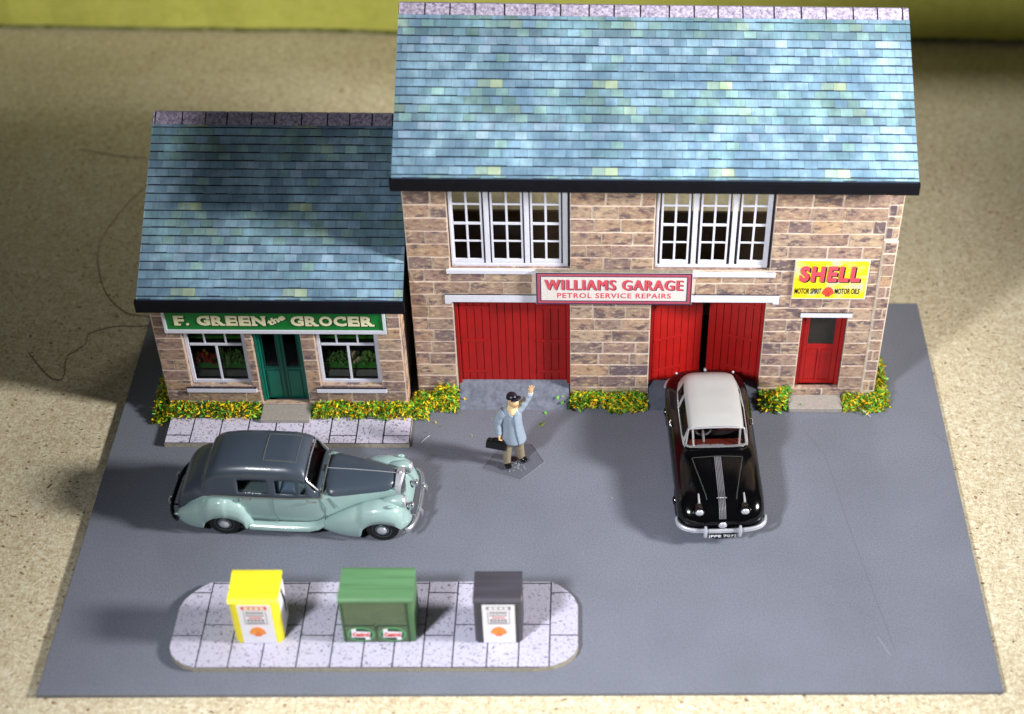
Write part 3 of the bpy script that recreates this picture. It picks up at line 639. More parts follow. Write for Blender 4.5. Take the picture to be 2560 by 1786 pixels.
# shop sign
ss = thing('shop_sign', (3.6, SY, 2.3), 'long green grocer sign with cream lettering under the shop eave', 'sign')
obj('sign_board', MB().box(1.31, 5.88, SY-.05, SY-.002, 2.33, 3.06), 'signgreen', ss)
obj('sign_frame', MB().box(1.31, 1.375, SY-.075, SY-.0505, 2.33, 3.06).box(5.815, 5.88, SY-.075, SY-.0505, 2.33, 3.06).box(1.3755, 5.8145, SY-.075, SY-.0505, 2.33, 2.425), 'white', ss, bevel=.006)
SERIF = {'F': [(0, .62, 0, .16), (0, .2, .86, 1)], 'G': [(.72, 1, .62, 1.0)], 'R': [(0, .52, 0, .15), (.7, 1.04, 0, .15), (0, .2, .87, 1)], 'E': [(0, .25, 0, .15), (.86, 1, 0, .38), (.82, .95, .66, 1), (0, .2, .87, 1)], 'N': [(-.06, .36, 0, .14), (-.06, .25, .87, 1), (.68, 1.06, .87, 1)], 'O': [], 'C': [(.74, .98, .62, .98)], '.': []}
def slab_word(mb, word, x0, x1, z0, z1, y):
    wts = [{'.': .35, 'F': .92, 'E': .95, 'N': 1.08}.get(c, 1.05) for c in word]; tot = sum(wts); u = (x1-x0)/tot; x = x0
    for c, wt in zip(word, wts):
        a, b = x+.05*u, x+wt*u-.05*u; top = z1 if c != '.' else z0+(z1-z0)*.25
        lettering(mb, c, a, b, z0, top, y, .008, .042)
        for k, (p, q, r, s) in enumerate(SERIF[c]): mb.box(a+(b-a)*p, a+(b-a)*q, y-.0085-.0004*k, y, z0+(z1-z0)*r, z0+(z1-z0)*s)
        x += wt*u
for nm, mt, yo, ox, oz in (('lettering_shadow', 'ink', SY-.0505, .022, -.022), ('lettering', 'cream', SY-.060, 0, 0)):
    for wd, a, b in (('F.', 1.53, 1.86), ('GREEN', 2.00, 3.43), ('GROCER', 3.92, 5.65)):
        mb = MB(); slab_word(mb, wd, a+ox, b+ox, 2.545+oz, 2.815+oz, yo); obj(nm, mb, mt, ss)
    mb = MB()
    fr = (Vector((3.50+ox, yo, 2.545+oz)), Vector((math.cos(.5), 0, math.sin(.5))), Vector((-math.sin(.5), 0, math.cos(.5))), Vector((0, -1, 0)))
    lettering(mb, 'the', 0, .40, 0, .17, 0, .008, .04, frame=fr)
    obj(nm, mb, mt, ss)

# garage name sign
gs = thing('garage_sign', (10.6, GY, 2.84), 'white garage name board with red lettering and rose border between the red doors', 'sign')
obj('sign_board', MB().box(8.98, 12.21, GY-.13, GY-.02, 2.84, 3.70), 'signwhite', gs, bevel=.004)
obj('card_edge', MB().box(8.98, 12.21, GY-.129, GY-.02, 3.701, 3.705), 'rawcard', gs)
fr = FY(GY-.1305)
for nm, mt, i0, i1 in (('outer_line', 'navy', .0, .03), ('border', 'rose', .03, .085), ('inner_line', 'navy', .085, .105)):
    b = MB(); x0, x1, z0, z1 = 8.985, 12.205, 2.845, 3.695
    rect(b, x0+i0, x1-i0, z0+i0, z0+i1, fr, .003); rect(b, x0+i0, x1-i0, z1-i1, z1-i0, fr, .003); rect(b, x0+i0, x0+i1, z0+i1, z1-i1, fr, .003); rect(b, x1-i1, x1-i0, z0+i1, z1-i1, fr, .003)
    obj(nm, b, mt, gs)
b = MB(); [lettering(b, 'WILLIAMS GARAGE', 9.19+d_, 12.03+d_, 3.222, 3.50, GY-.1305, .001+.0003*i_, 0, space=1.16) for i_, d_ in enumerate((-.012, 0, .012))]; obj('lettering_shadow', b, 'navy', gs)
b = MB(); [lettering(b, 'WILLIAMS GARAGE', 9.17+d_, 12.01+d_, 3.24, 3.515, GY-.1325, .002+.0003*i_, 0, space=1.16) for i_, d_ in enumerate((-.014, 0, .014))]; obj('lettering', b, 'pinkred', gs)
b = MB(); lettering(b, 'PETROL SERVICE REPAIRS', 9.42, 11.78, 3.015, 3.155, GY-.1305, .002, .02, space=1.15); obj('lettering', b, 'pinkred', gs)
# yellow oil sign
ys = thing('oil_sign', (15.08, GY, 2.96), 'yellow enamel motor oil sign with red lettering above the small red door', 'sign')
obj('sign_board', MB().box(14.31, 15.86, GY-.045, GY-.015, 2.95, 4.0), ['signwhite'], ys)
b = MB(); rect(b, 14.325, 15.835, 2.98, 3.985, FY(GY-.0455), .003); obj('sign_face', b, 'yellowink', ys)
b = MB(); lettering(b, 'SHELL', 14.46, 15.72, 3.40, 3.83, GY-.0485, .003, .055, shear=.05, space=1.22); obj('lettering_shadow', b, 'ink', ys)
b = MB(); lettering(b, 'SHELL', 14.43, 15.69, 3.425, 3.855, GY-.052, .004, .055, shear=.05, space=1.22); obj('lettering', b, 'pinkred', ys)
for wd_, a_, b_ in (('MOTOR SPIRIT', 14.36, 14.92), ('MOTOR OILS', 15.20, 15.72)):
    b = MB(); lettering(b, wd_, a_, b_, 3.10, 3.25, GY-.0485, .003, .02); obj('lettering', b, 'ink', ys)
b = MB(); pecten(b, 15.06, 3.16, .26, .27, FY(GY-.0485), .004, (0, 1)); obj('scallop_emblem', b, ['pred', 'porange'], ys)

# ramps and steps
def wedge(name, x0, x1, mt, label, group):
    t = thing(name, ((x0+x1)/2, 7.7, 0), label, 'ramp', group)
    obj('sloping_card', MB().prism([(7.42, .004), (7.995, .37), (7.995, .33), (7.46, .004)], x1-x0, 'x', x0), mt, t)
    obj('support', MB().box(x0+.05, x1-.05, 7.93, 7.97, .004, .318), 'rawcard', t)
wedge('door_ramp', 7.26, 9.65, 'ramp', 'pale mottled grey ramp before the shut red garage doors', 'card ramps at the garage doors')
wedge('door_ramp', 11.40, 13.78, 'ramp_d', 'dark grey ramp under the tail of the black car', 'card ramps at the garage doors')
tag(obj('doorstep', MB().box(14.47, 15.64, 7.36, 7.80, .003, .135), 'step', bevel=.015), 'grey doorstep at the foot of the small red door', 'step', 'grey card doorsteps')
tag(obj('doorstep', MB().box(3.06, 4.11, 6.86, 7.34, .125, .24), 'step', bevel=.015), 'grey doorstep on the pavement before the green shop door', 'step', 'grey card doorsteps')

# ------------------------------------------------------------------ paving
def clip(poly, outline):
    out = poly; n = len(outline)
    for i in range(n):
        a, b = outline[i], outline[(i+1) % n]; inp, out = out, []
        side = lambda p: (b[0]-a[0])*(p[1]-a[1])-(b[1]-a[1])*(p[0]-a[0])
        for j in range(len(inp)):
            p, q = inp[j], inp[(j+1) % len(inp)]; sp, sq = side(p), side(q)
            if sp >= 0: out.append(p)
            if sp*sq < 0: t = sp/(sp-sq); out.append((p[0]+(q[0]-p[0])*t, p[1]+(q[1]-p[1])*t))
        if not out: return []
    return out
def slabs(parent, rects, outline, z, mt, gap=.016):
    for (x0, x1, y0, y1) in rects:
        g = gap; p = clip([(x0+g, y0+g), (x1-g, y0+g), (x1-g, y1-g), (x0+g, y1-g)], outline)
        if len(p) < 3: continue
        obj('paving_slab', MB().prism(p, .012+random.uniform(-.002, .002), 'z', z), mt, parent)
pv = obj('pavement', MB().box(1.12, 6.28, 6.27, 7.34, .003, .118), 'cardedge'); tag(pv, 'narrow speckled white pavement in front of the grocer shop', None, None, 'structure')
obj('joint_sheet', MB().box(1.123, 6.277, 6.273, 7.33, .118, .121), 'joint', pv)
cx = [1.12, 1.645, 2.24, 2.82, 3.40, 3.98, 4.575, 5.14, 5.715, 6.28]; rc = []
for i in range(9):
    js = [6.27, 6.50, 7.35] if i % 2 == 0 else [6.27, 7.02, 7.35]
    for a, b in zip(js[:-1], js[1:]): rc.append((cx[i], cx[i+1], a, b))
slabs(pv, rc, [(1.122, 6.272), (6.278, 6.272), (6.278, 7.335), (1.122, 7.335)], .121, 'slab_far')
ISL = [(2.80, .50), (9.15, .49), (9.45, .53), (9.70, .65), (9.85, .80), (9.91, .98), (9.90, 1.95), (9.82, 2.15), (9.70, 2.30), (9.55, 2.43), (9.37, 2.54), (2.78, 2.52), (2.60, 2.40), (2.44, 2.24), (2.33, 2.09), (2.27, 1.90), (2.26, .96), (2.32, .80), (2.42, .68), (2.58, .57)]
ISL = [(min(max(x, 2.26), 9.91), y) for x, y in ISL]
isl = thing('pump_island', (6.1, 1.5, 0), 'long white paved island with rounded corners under the petrol pumps', 'kerb island')
obj('island_base', MB().prism(ISL, .116, 'z', .003), 'cardedge', isl)
def inset(P, d):
    c = (6.08, 1.52); return [(x+(d if x < c[0] else -d), y+(d if y < c[1] else -d)) for x, y in P]
obj('joint_sheet', MB().prism(inset(ISL, .004), .003, 'z', .119), 'joint', isl)
rc = []
for (a, b) in ((2.2, 2.82), (4.67, 5.29), (7.0, 7.56), (9.37, 9.95)):
    for c, d in ((.4, 1.24), (1.24, 2.26), (2.26, 2.6)): rc.append((a, b, c, d))
for (a, b, cuts, tops) in ((2.82, 4.67, (2.82, 3.41, 4.01, 4.67), (2.82, 3.75, 4.67)), (5.29, 7.0, (5.29, 5.88, 6.45, 7.0), (5.29, 6.15, 7.0)), (7.56, 9.37, (7.56, 8.2, 8.79, 9.37), (7.56, 8.46, 9.37))):
    rc += [(p, q, .4, 1.49) for p, q in zip(cuts[:-1], cuts[1:])] + [(p, q, 1.49, 2.49) for p, q in zip(tops[:-1], tops[1:])] + [(p, q, 2.49, 2.6) for p, q in zip(tops[:-1], tops[1:])]
rc = [r if r[2] != .4 else (r[0], r[1], .50, r[3]) for r in rc]
slabs(isl, rc, inset(ISL, .006), .122, 'slab', .013)

# ------------------------------------------------------------------ pumps
PZ = .135
def cabinet_outline(x0, x1, y0, y1, c): return [(x0+c, y0), (x1-c, y0), (x1, y0+c), (x1, y1-c), (x1-c, y1), (x0+c, y1), (x0, y1-c), (x0, y0+c)]
def digits(b, x0, x1, z0, z1, n, frame, depth=.004):
    wd = (x1-x0)/n
    for i in range(n): rect(b, x0+i*wd+wd*.12, x0+(i+1)*wd-wd*.12, z0, z1, frame, depth)
def pump(name, x0, x1, y0, y1, zf, zb, mats, label, head, cham):
    t = thing(name, ((x0+x1)/2, (y0+y1)/2, PZ), label, 'petrol pump', 'petrol pumps on the island')
    obj('cabinet', MB().prism(cabinet_outline(x0, x1, y0, y1, cham), min(zf, zb)-PZ-.06, 'z', PZ), mats[0], t, bevel=.012)
    zl = min(zf, zb)-.058
    prof = [(y0+.02, zl), (y0-.004, zl+.01), (y0-.005, zf-.05), (y0+.04, zf)]
    for k in range(1, 6):
        f = k/6; prof.append((y0+(y1-y0)*f, zf+(zb-zf)*f+.012*(1 if k % 2 else -1)))
    prof += [(y1-.04, zb), (y1+.01, zb-.07), (y1, zl)]
    obj('lid', MB().prism(prof, x1-x0+.006, 'x', x0-.003), mats[1], t, smooth=True, angle=35, bevel=.01)
    e = MB()
    for x in (x0-.012, x1+.004): e.box(x, x+.008, y0+.04, y0+.12, zf-.10, zf-.03)
    obj('worn_corner', e, 'edgewhite', t)
    fr = FY(y0-.001); m = (x0+x1)/2; a, b_ = x0+(x1-x0)*.16+.02, x1-(x1-x0)*.14; H = zl-PZ
    p = MB(); rect(p, a, b_, PZ+.012, PZ+H*.97, fr, .010); o = obj('front_panel', p, 'pumpwhite', t)
    fr2 = FY(y0-.0115); k = MB(); wd = b_-a
    rect(k, a+wd*.12, b_-wd*.12, PZ+H*.86, PZ+H*.94, fr2, .004); obj('price_header', k, head[0], o)
    k = MB(); digits(k, a+wd*.18, b_-wd*.18, PZ+H*.875, PZ+H*.925, 4, FY(y0-.016), .002); obj('header_figures', k, head[1], o)
    k = MB()
    for (c, d) in ((.16, .18), (.82, .84)): rect(k, a+wd*c, a+wd*d, PZ+H*.50, PZ+H*.83, fr2, .002)
    rect(k, a+wd*.18, a+wd*.82, PZ+H*.50, PZ+H*.512, fr2, .002); obj('dial_border', k, 'pgrey', o)
    k = MB()
    for zz, hh, n in ((.76, .05, 6), (.70, .03, 7), (.57, .05, 5), (.52, .03, 7)): digits(k, a+wd*.22, b_-wd*.24, PZ+H*zz, PZ+H*(zz+hh), n, fr2, .003)
    obj('dial_figures', k, 'pgrey', o)
    k = MB(); digits(k, a+wd*.30, b_-wd*.30, PZ+H*.645, PZ+H*.675, 5, fr2, .003); obj('dial_figures', k, 'pred', o)
    k = MB(); pecten(k, m+.01, PZ+H*.31, wd*.52, H*.24, fr2, .004, (0, 1)); obj('scallop_emblem', k, ['porange', 'pyel'], o)
    return t
yp = pump('petrol_pump', 3.48, 4.38, 1.06, 1.80, 1.36, 1.42, ('yellow', 'yellow2'), 'bright yellow petrol pump at the left end of the island', ('pred', 'cream'), .09)
sp = MB().box(4.381, 4.389, 1.22, 1.70, .20, 1.24); o = obj('side_panel', sp, 'pumpwhite', yp)
obj('hose_print', MB().prism([(1.42, 1.22), (1.50, 1.22), (1.62, .75), (1.60, .45), (1.54, .45), (1.52, .75)], .005, 'x', 4.3895), 'ink', o)
bp = pump('petrol_pump', 7.97, 8.86, 1.06, 1.82, 1.40, 1.36, ('pblack', 'pblack2'), 'dark grey petrol pump at the right end of the island', ('pgrey', 'pumpwhite'), .06)
# oil cabinet
oc = thing('oil_cabinet', (6.17, 1.48, PZ), 'green oil cabinet with two round emblems between the two petrol pumps', 'cabinet')
obj('cabinet', MB().box(5.50, 6.85, 1.09, 1.86, PZ, 1.30), 'pgreen', oc, bevel=.01)
prof = [(1.08, 1.295), (1.062, 1.31), (1.062, 1.37), (1.10, 1.405)] + [(1.10+.13*k, 1.405-.006*k+.008*(1 if k % 2 else -1)) for k in range(1, 6)] + [(1.86, 1.36), (1.90, 1.32), (1.87, 1.295)]
obj('lid', MB().prism(prof, 1.37, 'x', 5.49), 'pgtop', oc, smooth=True, angle=35)
f_ = obj('roller_shutter', MB().box(5.56, 6.72, 1.072, 1.088, .66, 1.285), 'pgreen2', oc)
for k in range(12): obj('slat', MB().box(5.58, 6.70, 1.064-.002*(k % 2), 1.0715, .68+k*.05, .723+k*.05), 'pgreen2', f_)
obj('edge_line', MB().box(5.54, 5.558, 1.066, 1.0885, PZ+.01, 1.28).box(6.722, 6.742, 1.066, 1.0885, PZ+.01, 1.28).box(5.559, 6.721, 1.066, 1.0885, .62, .655), 'pgline', oc)
for i, (a, b) in enumerate(((5.56, 6.125), (6.145, 6.72))):
    d = obj('door', MB().box(a, b, 1.072, 1.0885, PZ+.02, .615), 'pgreen2', oc)
    cx_, cz_ = (a+b)/2, .385; fr2 = FY(1.0715)
    ring = [(cx_+.25*math.cos(t), cz_+.205*math.sin(t)) for t in np.linspace(0, 2*math.pi, 32, endpoint=False)]; k = MB(); flat(k, ring, fr2, .004)
    k.cur = 1; flat(k, [(cx_+.218*math.cos(t), cz_+.173*math.sin(t)) for t in np.linspace(0, 2*math.pi, 32, endpoint=False)], fr2, .006)
    k.cur = 2; flat(k, [(cx_-.17, cz_+.15), (cx_-.09, cz_+.17), (cx_-.08, cz_+.09), (cx_+.18, cz_+.075), (cx_+.155, cz_-.07), (cx_+.165, cz_-.155), (cx_+.075, cz_-.165), (cx_+.07, cz_-.09), (cx_-.18, cz_-.09)], fr2, .009)
    obj('round_emblem', k, ['ringgreen', 'pgline', 'pumpwhite'], d)
    k = MB(); lettering(k, 'Castrol', cx_-.155, cx_+.15, cz_-.06, cz_+.06, 1.0615, .003, .05); obj('lettering', k, 'pred', d)
obj('handle', MB().ball((6.13, 1.06, .665), .04, 8, 6).box(6.10, 6.16, 1.055, 1.0715, .52, .62), 'pgline', oc)

# ------------------------------------------------------------------ glued turf
TONES = [S(232, 196, 24), S(206, 164, 20), S(96, 168, 40), S(60, 132, 36), S(44, 92, 28), S(150, 178, 48), S(150, 104, 26), S(104, 72, 24), S(124, 200, 80)]
TW = np.array([.19, .13, .19, .16, .07, .12, .06, .03, .05]); TW = TW/TW.sum()
def turf(name, cells, n, label, cat='ground cover'):
    """cells: (x0, x1, y0, y1, z0, height) patches; flakes of dyed sawdust over a low mound of glue"""
    ar = np.array([(c[1]-c[0])*(c[3]-c[2])*(1+c[5]) for c in cells]); cnt = (ar/ar.sum()*n).astype(int)
    V, F, T = [], [], []
    def quad(p, L, wd, tone):
        d = rng.normal(size=3); d[2] *= .7; d /= np.linalg.norm(d); u = np.cross(d, rng.normal(size=3)); u /= np.linalg.norm(u)+1e-9; nn = np.cross(d, u)
        b = len(V); a = p-d*L/2; c = p+d*L/2; m = p+nn*L*.12
        V.extend([a-u*wd*.25, a+u*wd*.25, m+u*wd/2, c+u*wd*.2, c-u*wd*.2, m-u*wd/2]); F.append((b, b+1, b+2, b+5)); F.append((b+5, b+2, b+3, b+4)); T.extend([tone]*6)
    for (x0, x1, y0, y1, z0, h), k in zip(cells, cnt):
        for i in range(k):
            u, v = rng.random(), rng.random()
            edge = min(1, 3.2*v+.25) * min(1, min(u, 1-u)*8+.45)
            x = x0+(x1-x0)*u+rng.normal(0, .02); y = y0+(y1-y0)*v+rng.normal(0, .03)-.03*math.sin(x*9)-.02*math.sin(x*23)
            z = z0+h*edge*(rng.random()**.6)+.012
            f = rng.uniform(.75, 1.15); c = TONES[rng.choice(len(TONES), p=TW)]
            quad(np.array([x, y, z]), rng.uniform(.06, .13), rng.uniform(.022, .042), (min(1, c[0]*f*1.3), min(1, c[1]*f*1.3), c[2]*f*1.2, 1))
    for (x0, x1, y0, y1, z0, h) in cells:   # mound
        nx, ny = max(3, int((x1-x0)/.08)), 5; b = len(V)
        for i in range(nx+1):
            for j in range(ny+1):
                u, v = i/nx, j/ny; e = min(1, 3*v)*min(1, min(u, 1-u)*8+.1)
                V.append(np.array([x0+(x1-x0)*u, y0+.04+(y1-y0-.04)*v, z0-.004+h*.55*e])); T.append((.15, .135, .03, 1))
        for i in range(nx):
            for j in range(ny): a = b+i*(ny+1)+j; F.append((a, a+ny+1, a+ny+2, a+1))
    me = bpy.data.meshes.new(name); me.from_pydata([tuple(v) for v in V], [], F); me.materials.append(MT['flakes'])
    at = me.color_attributes.new('tone', 'FLOAT_COLOR', 'POINT'); at.data.foreach_set('color', np.array(T, dtype=np.float32).ravel())
    o = bpy.data.objects.new(name, me); COL.objects.link(o); return tag(o, label, cat, None, 'stuff')
turf('turf', [(1.0, 3.04, 6.98, 7.34, .132, .20), (.72, 1.04, 6.95, 8.9, .004, .30)], 1900, 'yellow green flock along the shop wall left of its step')
turf('turf', [(4.12, 6.26, 7.00, 7.34, .132, .22)], 1700, 'yellow green flock along the shop wall right of its step')
turf('turf', [(6.24, 7.25, 7.36, 7.80, .004, .24), (6.22, 6.60, 7.10, 7.45, .004, .2), (6.75, 7.22, 7.62, 7.80, .2, .22)], 1500, 'heap of yellow green flock in the corner between the shop and the garage')
turf('turf', [(9.67, 11.38, 7.44, 7.80, .004, .24), (10.5, 11.2, 7.33, 7.5, .004, .12)], 1500, 'yellow green flock at the stone pier between the red doors')
turf('turf', [(13.82, 14.47, 7.38, 7.80, .004, .32), (14.2, 14.5, 7.6, 7.8, .2, .22)], 750, 'clump of flock between the black car and the doorstep')
turf('turf', [(15.66, 16.62, 7.36, 7.80, .004, .22), (16.38, 16.72, 7.5, 9.0, .004, .26)], 1400, 'yellow green flock round the right hand corner of the garage')
fl = turf('flakes', [(6.5, 7.6, 6.6, 7.1, .004, .01)], 5, 'stray flakes of flock lying on the grey forecourt')
bm = bmesh.new(); bm.from_mesh(fl.data); bmesh.ops.delete(bm, geom=list(bm.verts), context='VERTS'); bm.to_mesh(fl.data); bm.free()
V, F, T = [], [], []
for (x, y, z, c, L) in ((9.12, 7.33, .02, 8, .13), (9.44, 7.62, .19, 8, .14), (9.50, 7.52, .13, 2, .12), (9.40, 7.72, .25, 1, .07), (9.55, 7.63, .22, 5, .10), (7.38, 7.60, .16, 0, .10), (6.75, 7.02, .02, 0, .08), (6.95, 6.92, .02, 6, .06), (9.05, 6.95, .02, 5, .22), (10.2, 5.85, .02, 2, .05), (7.6, 6.6, .02, 0, .05), (13.0, 7.3, .02, 2, .06), (14.75, 7.42, .15, 3, .08), (6.6, 6.7, .02, 7, .06), (8.0, 7.1, .02, 2, .05), (10.6, 4.8, .02, 0, .04)):
    L *= .72
    for k in range(2 if L > .07 else 1):
        a = rng.uniform(0, 3.14); d = np.array([math.cos(a), math.sin(a), .25]); u = np.array([-math.sin(a), math.cos(a), 0]); p = np.array([x, y, z])+rng.normal(0, .02, 3)*[1, 1, 0]; b = len(V)
        V += [tuple(p-d*L/2), tuple(p+u*L*.28), tuple(p+d*L/2+[0, 0, .02]), tuple(p-u*L*.28)]; F.append((b, b+1, b+2, b+3)); T += [(*TONES[c], 1)]*4
me = bpy.data.meshes.new('flakes'); me.from_pydata(V, [], F); me.materials.append(MT['flakes']); at = me.color_attributes.new('tone', 'FLOAT_COLOR', 'POINT'); at.data.foreach_set('color', np.array(T, dtype=np.float32).ravel()); fl.data = me
tag(obj('fibre', MB().tube(smooth_path([(15.86, 7.56, .03), (15.98, 7.52, .05), (16.10, 7.40, .05), (16.26, 7.23, .02)]), .012, 6), 'hair', smooth=True), 'pale fibre poking out of the flock by the doorstep', 'fibre')
tag(obj('fibre', MB().tube(smooth_path([(6.52, 6.42, .02), (6.60, 6.53, .02), (6.68, 6.62, .02)]), .008, 6), 'hair', smooth=True), 'tiny white fibre on the forecourt beside the pavement end', 'fibre')

# ------------------------------------------------------------------ cars
def sym(half, x):
    """half section: (y, z) from the side up to the centre line -> a full row of points"""
    L = [(x, y, z) for y, z in half]; return L + [(x, -y, z) for y, z in half[:-1]][::-1]
def interp_rows(st, n):
    """resample stations [(x, [(y,z)...])] with a smooth curve, n steps between neighbours"""
    A = [np.array([[x]*len(h), [p[0] for p in h], [p[1] for p in h]]).T for x, h in st]; out = []
    for i in range(len(A)-1):
        a, b, c, d = A[max(i-1, 0)], A[i], A[i+1], A[min(i+2, len(A)-1)]
        for k in range(n):
            t = k/n; out.append(.5*((2*b)+(-a+c)*t+(2*a-5*b+4*c-d)*t*t+(-a+3*b-3*c+d)*t**3))
    out.append(A[-1]); return out
def wheel(parent, x, y, r, wd, side, caps):
    t = MB().lathe([(r*.60, -wd/2), (r*.92, -wd/2), (r, -wd*.32), (r, wd*.32), (r*.92, wd/2), (r*.60, wd/2)], (x, y, r), 'y', 28)
    w_ = obj('wheel', t, 'tyre', parent, smooth=True, local=True)
    s = side; o0 = s*wd*.36
    pr = [(r*.62, o0), (r*.60, o0+s*.03), (r*.46, o0+s*.012), (r*.42, o0+s*.03), (r*.3, o0+s*.035), (.01, o0+s*.035)]
    obj('rim', MB().lathe(pr if s > 0 else pr[::-1], (x, y, r), 'y', 28), caps[0], w_, smooth=True, local=True)
    pr = [(r*.30, o0+s*.034), (r*.28, o0+s*.055), (r*.18, o0+s*.075), (.01, o0+s*.082)]
    obj('hub_cap', MB().lathe(pr if s > 0 else pr[::-1], (x, y, r), 'y', 20), caps[1], w_, smooth=True, local=True)
    return w_
def fender(name, root, st, side, mt, arch=None):
    """st: (x, z_bottom, z_top, y_out, y_in); a rounded shell with the wheel arch cut in its lower edge"""
    xs_ = sorted({*np.linspace(st[0][0], st[-1][0], 26), *([] if not arch else np.linspace(arch[0]-arch[2], arch[0]+arch[2], 13))})
    cols = [np.interp(xs_, [s_[0] for s_ in st], [s_[k] for s_ in st]) for k in (1, 2, 3, 4)]
    # soften the piecewise curves
    for _ in range(2):
        for c in cols: c[1:-1] = .25*c[:-2]+.5*c[1:-1]+.25*c[2:]
    rows = []
    for i, x in enumerate(xs_):
        zb, zt, yo, yi = [c[i] for c in cols]
        if arch:
            u = (x-arch[0])/arch[2]
            if abs(u) < 1: zb = max(zb, arch[1]+arch[3]*math.sqrt(1-u*u))
        zt = max(zt, zb+.03); h = zt-zb; wd = yo-yi
        sec = [(yo-.05*wd, zb), (yo, zb+.04*h), (yo, zb+.35*h), (yo-.04*wd, zb+.62*h), (yo-.16*wd, zb+.84*h), (yo-.38*wd, zb+.97*h), (yo-.62*wd, zt), (yo-.85*wd, zt-.04*h), (yi, zt-.14*h), (yi, zb+.3*h)]
        rows.append([(x, side*y, z) for y, z in sec])
    mb = MB(); mb.grid(rows, close_ends=(True, True)); o = obj(name, mb, mt, root, smooth=True, local=True, angle=60, fix=True)
    m = o.modifiers.new('solid', 'SOLIDIFY'); m.thickness = .015; m.offset = -1
    return o

def hermite(P, n, axis):
    P = np.moveaxis(np.asarray(P, float), axis, 0); d = np.linalg.norm(np.diff(P, axis=0), axis=-1); d = d.reshape(d.shape[0], -1).mean(1)
    u = np.concatenate([[0], np.cumsum(np.maximum(d, 1e-4))]); m = np.zeros_like(P)
    s_ = np.diff(P, axis=0)/np.diff(u).reshape(-1, *([1]*(P.ndim-1)))
    h0, h1 = np.diff(u)[:-1], np.diff(u)[1:]; w_ = (h1/(h0+h1)).reshape(-1, *([1]*(P.ndim-1)))
    m[1:-1] = w_*s_[:-1]+(1-w_)*s_[1:]; m[0], m[-1] = s_[0], s_[-1]; out = []
    for i in range(len(P)-1):
        h = u[i+1]-u[i]
        for k in range(n):
            t = k/n; out.append((2*t**3-3*t**2+1)*P[i]+(t**3-2*t**2+t)*h*m[i]+(-2*t**3+3*t**2)*P[i+1]+(t**3-t**2)*h*m[i+1])
    out.append(P[-1]); return np.moveaxis(np.array(out), 0, axis)
def refine(rows, skip, nr, nc):
    P = hermite(hermite(np.array(rows), nr, 0), nc, 1)
    return [[tuple(p) for p in r] for r in P], {(i*nr+a, k*nc+b) for (i, k) in skip for a in range(nr) for b in range(nc)}
# ---- grey over sage saloon
car = thing('saloon_car', (4.2, 4.57, 0), 'vintage saloon in slate grey over pale sage parked before the shop', 'car', 'toy cars on the forecourt', math.radians(-3.1))
# upper body: x, belt (y,z), window foot, drip edge, shoulder, roof, centre
def up_row(x, wb, zb, wd, zd, zt, sh=.80):
    if -1.7 < x < .5: wd, zt = wd+.025, zt+.13*min(1, (x+1.7)/.2, (.5-x)/.3)
    return (x, [(wb, zb), (wb*.985, zb+(zd-zb)*.24), (wd, zd), (wd*.95, zd+(zt-zd)*.42), (wd*sh, zd+(zt-zd)*.76), (wd*.42, zd+(zt-zd)*.96), (0, zt)])
US = [up_row(-2.33, .46, .40, .42, .46, .50), up_row(-2.29, .55, .45, .50, .58, .64), up_row(-2.18, .64, .58, .60, .84, .95), up_row(-2.02, .67, .78, .635, 1.0, 1.12), up_row(-1.84, .69, .94, .65, 1.09, 1.22), up_row(-1.72, .69, 1.0, .645, 1.13, 1.28), up_row(-1.63, .685, 1.02, .615, 1.24, 1.46), up_row(-1.48, .68, 1.03, .60, 1.34, 1.53), up_row(-1.20, .68, 1.03, .60, 1.42, 1.61), up_row(-.98, .68, 1.03, .60, 1.447, 1.637), up_row(-.40, .68, 1.025, .60, 1.462, 1.655), up_row(-.24, .68, 1.02, .60, 1.462, 1.652), up_row(.16, .675, 1.02, .595, 1.45, 1.62), up_row(.24, .67, 1.02, .592, 1.44, 1.605), up_row(.36, .665, 1.02, .585, 1.42, 1.56), up_row(.56, .65, 1.03, .57, 1.14, 1.235), up_row(.64, .64, 1.03, .56, 1.12, 1.225)]
rows = [sym(h, x) for x, h in US]
n = len(rows[0]); skip = set()
ri = {round(x, 2): i for i, (x, h) in enumerate(US)}
for a, b in ((-.98, -.40), (-.24, .16), (.24, .36)):
    i = ri[a]
    for k in (1, n-3): skip.add((i, k))
i = ri[.36]
for k in range(2, n-3): skip.add((i, k))
rows, skip = refine(rows, skip, 4, 3)
mb = mb_up = MB().grid(rows, skip, (True, False))
ub = obj('upper_body', mb, 'grey', car, local=True, smooth=True, solid=.03, angle=60, fix=True)
# glass and window rims, set into the openings
def panel_quad(name, pts, mt, parent, back=None):
    b = MB(); b.v = [tuple(p) for p in pts]; b.q(*range(len(pts))); o = obj(name, b, mt, parent, local=True); return o
for s in (1, -1):
    for a, b in ((-1.0, -.38), (-.26, .18), (.22, .46)):
        top = 1.43 if b < .4 else 1.40
        p = [(a, s*.652, 1.09), (b, s*.652, 1.09), (b-(.24 if b > .4 else 0), s*.585, top), (a, s*.585, top)]
        panel_quad('side_window', p, 'carglass', car)
panel_quad('windscreen', [(.56, .545, 1.13), (.56, -.545, 1.13), (.36, -.55, 1.45), (.36, .55, 1.45)], 'carglass', car)
rim = [(.585, .53, 1.165), (.60, 0, 1.225), (.585, -.53, 1.165), (.585, -.565, 1.185), (.395, -.575, 1.45), (.375, -.53, 1.50), (.375, 0, 1.555), (.375, .53, 1.50), (.395, .575, 1.45), (.585, .565, 1.185)]
obj('windscreen_frame', MB().tube(rim, .018, 8, closed=True), 'chrome', car, smooth=True, local=True)
obj('interior', MB().box(-1.35, .50, -.60, .60, .35, .98), 'cabin', car, local=True)
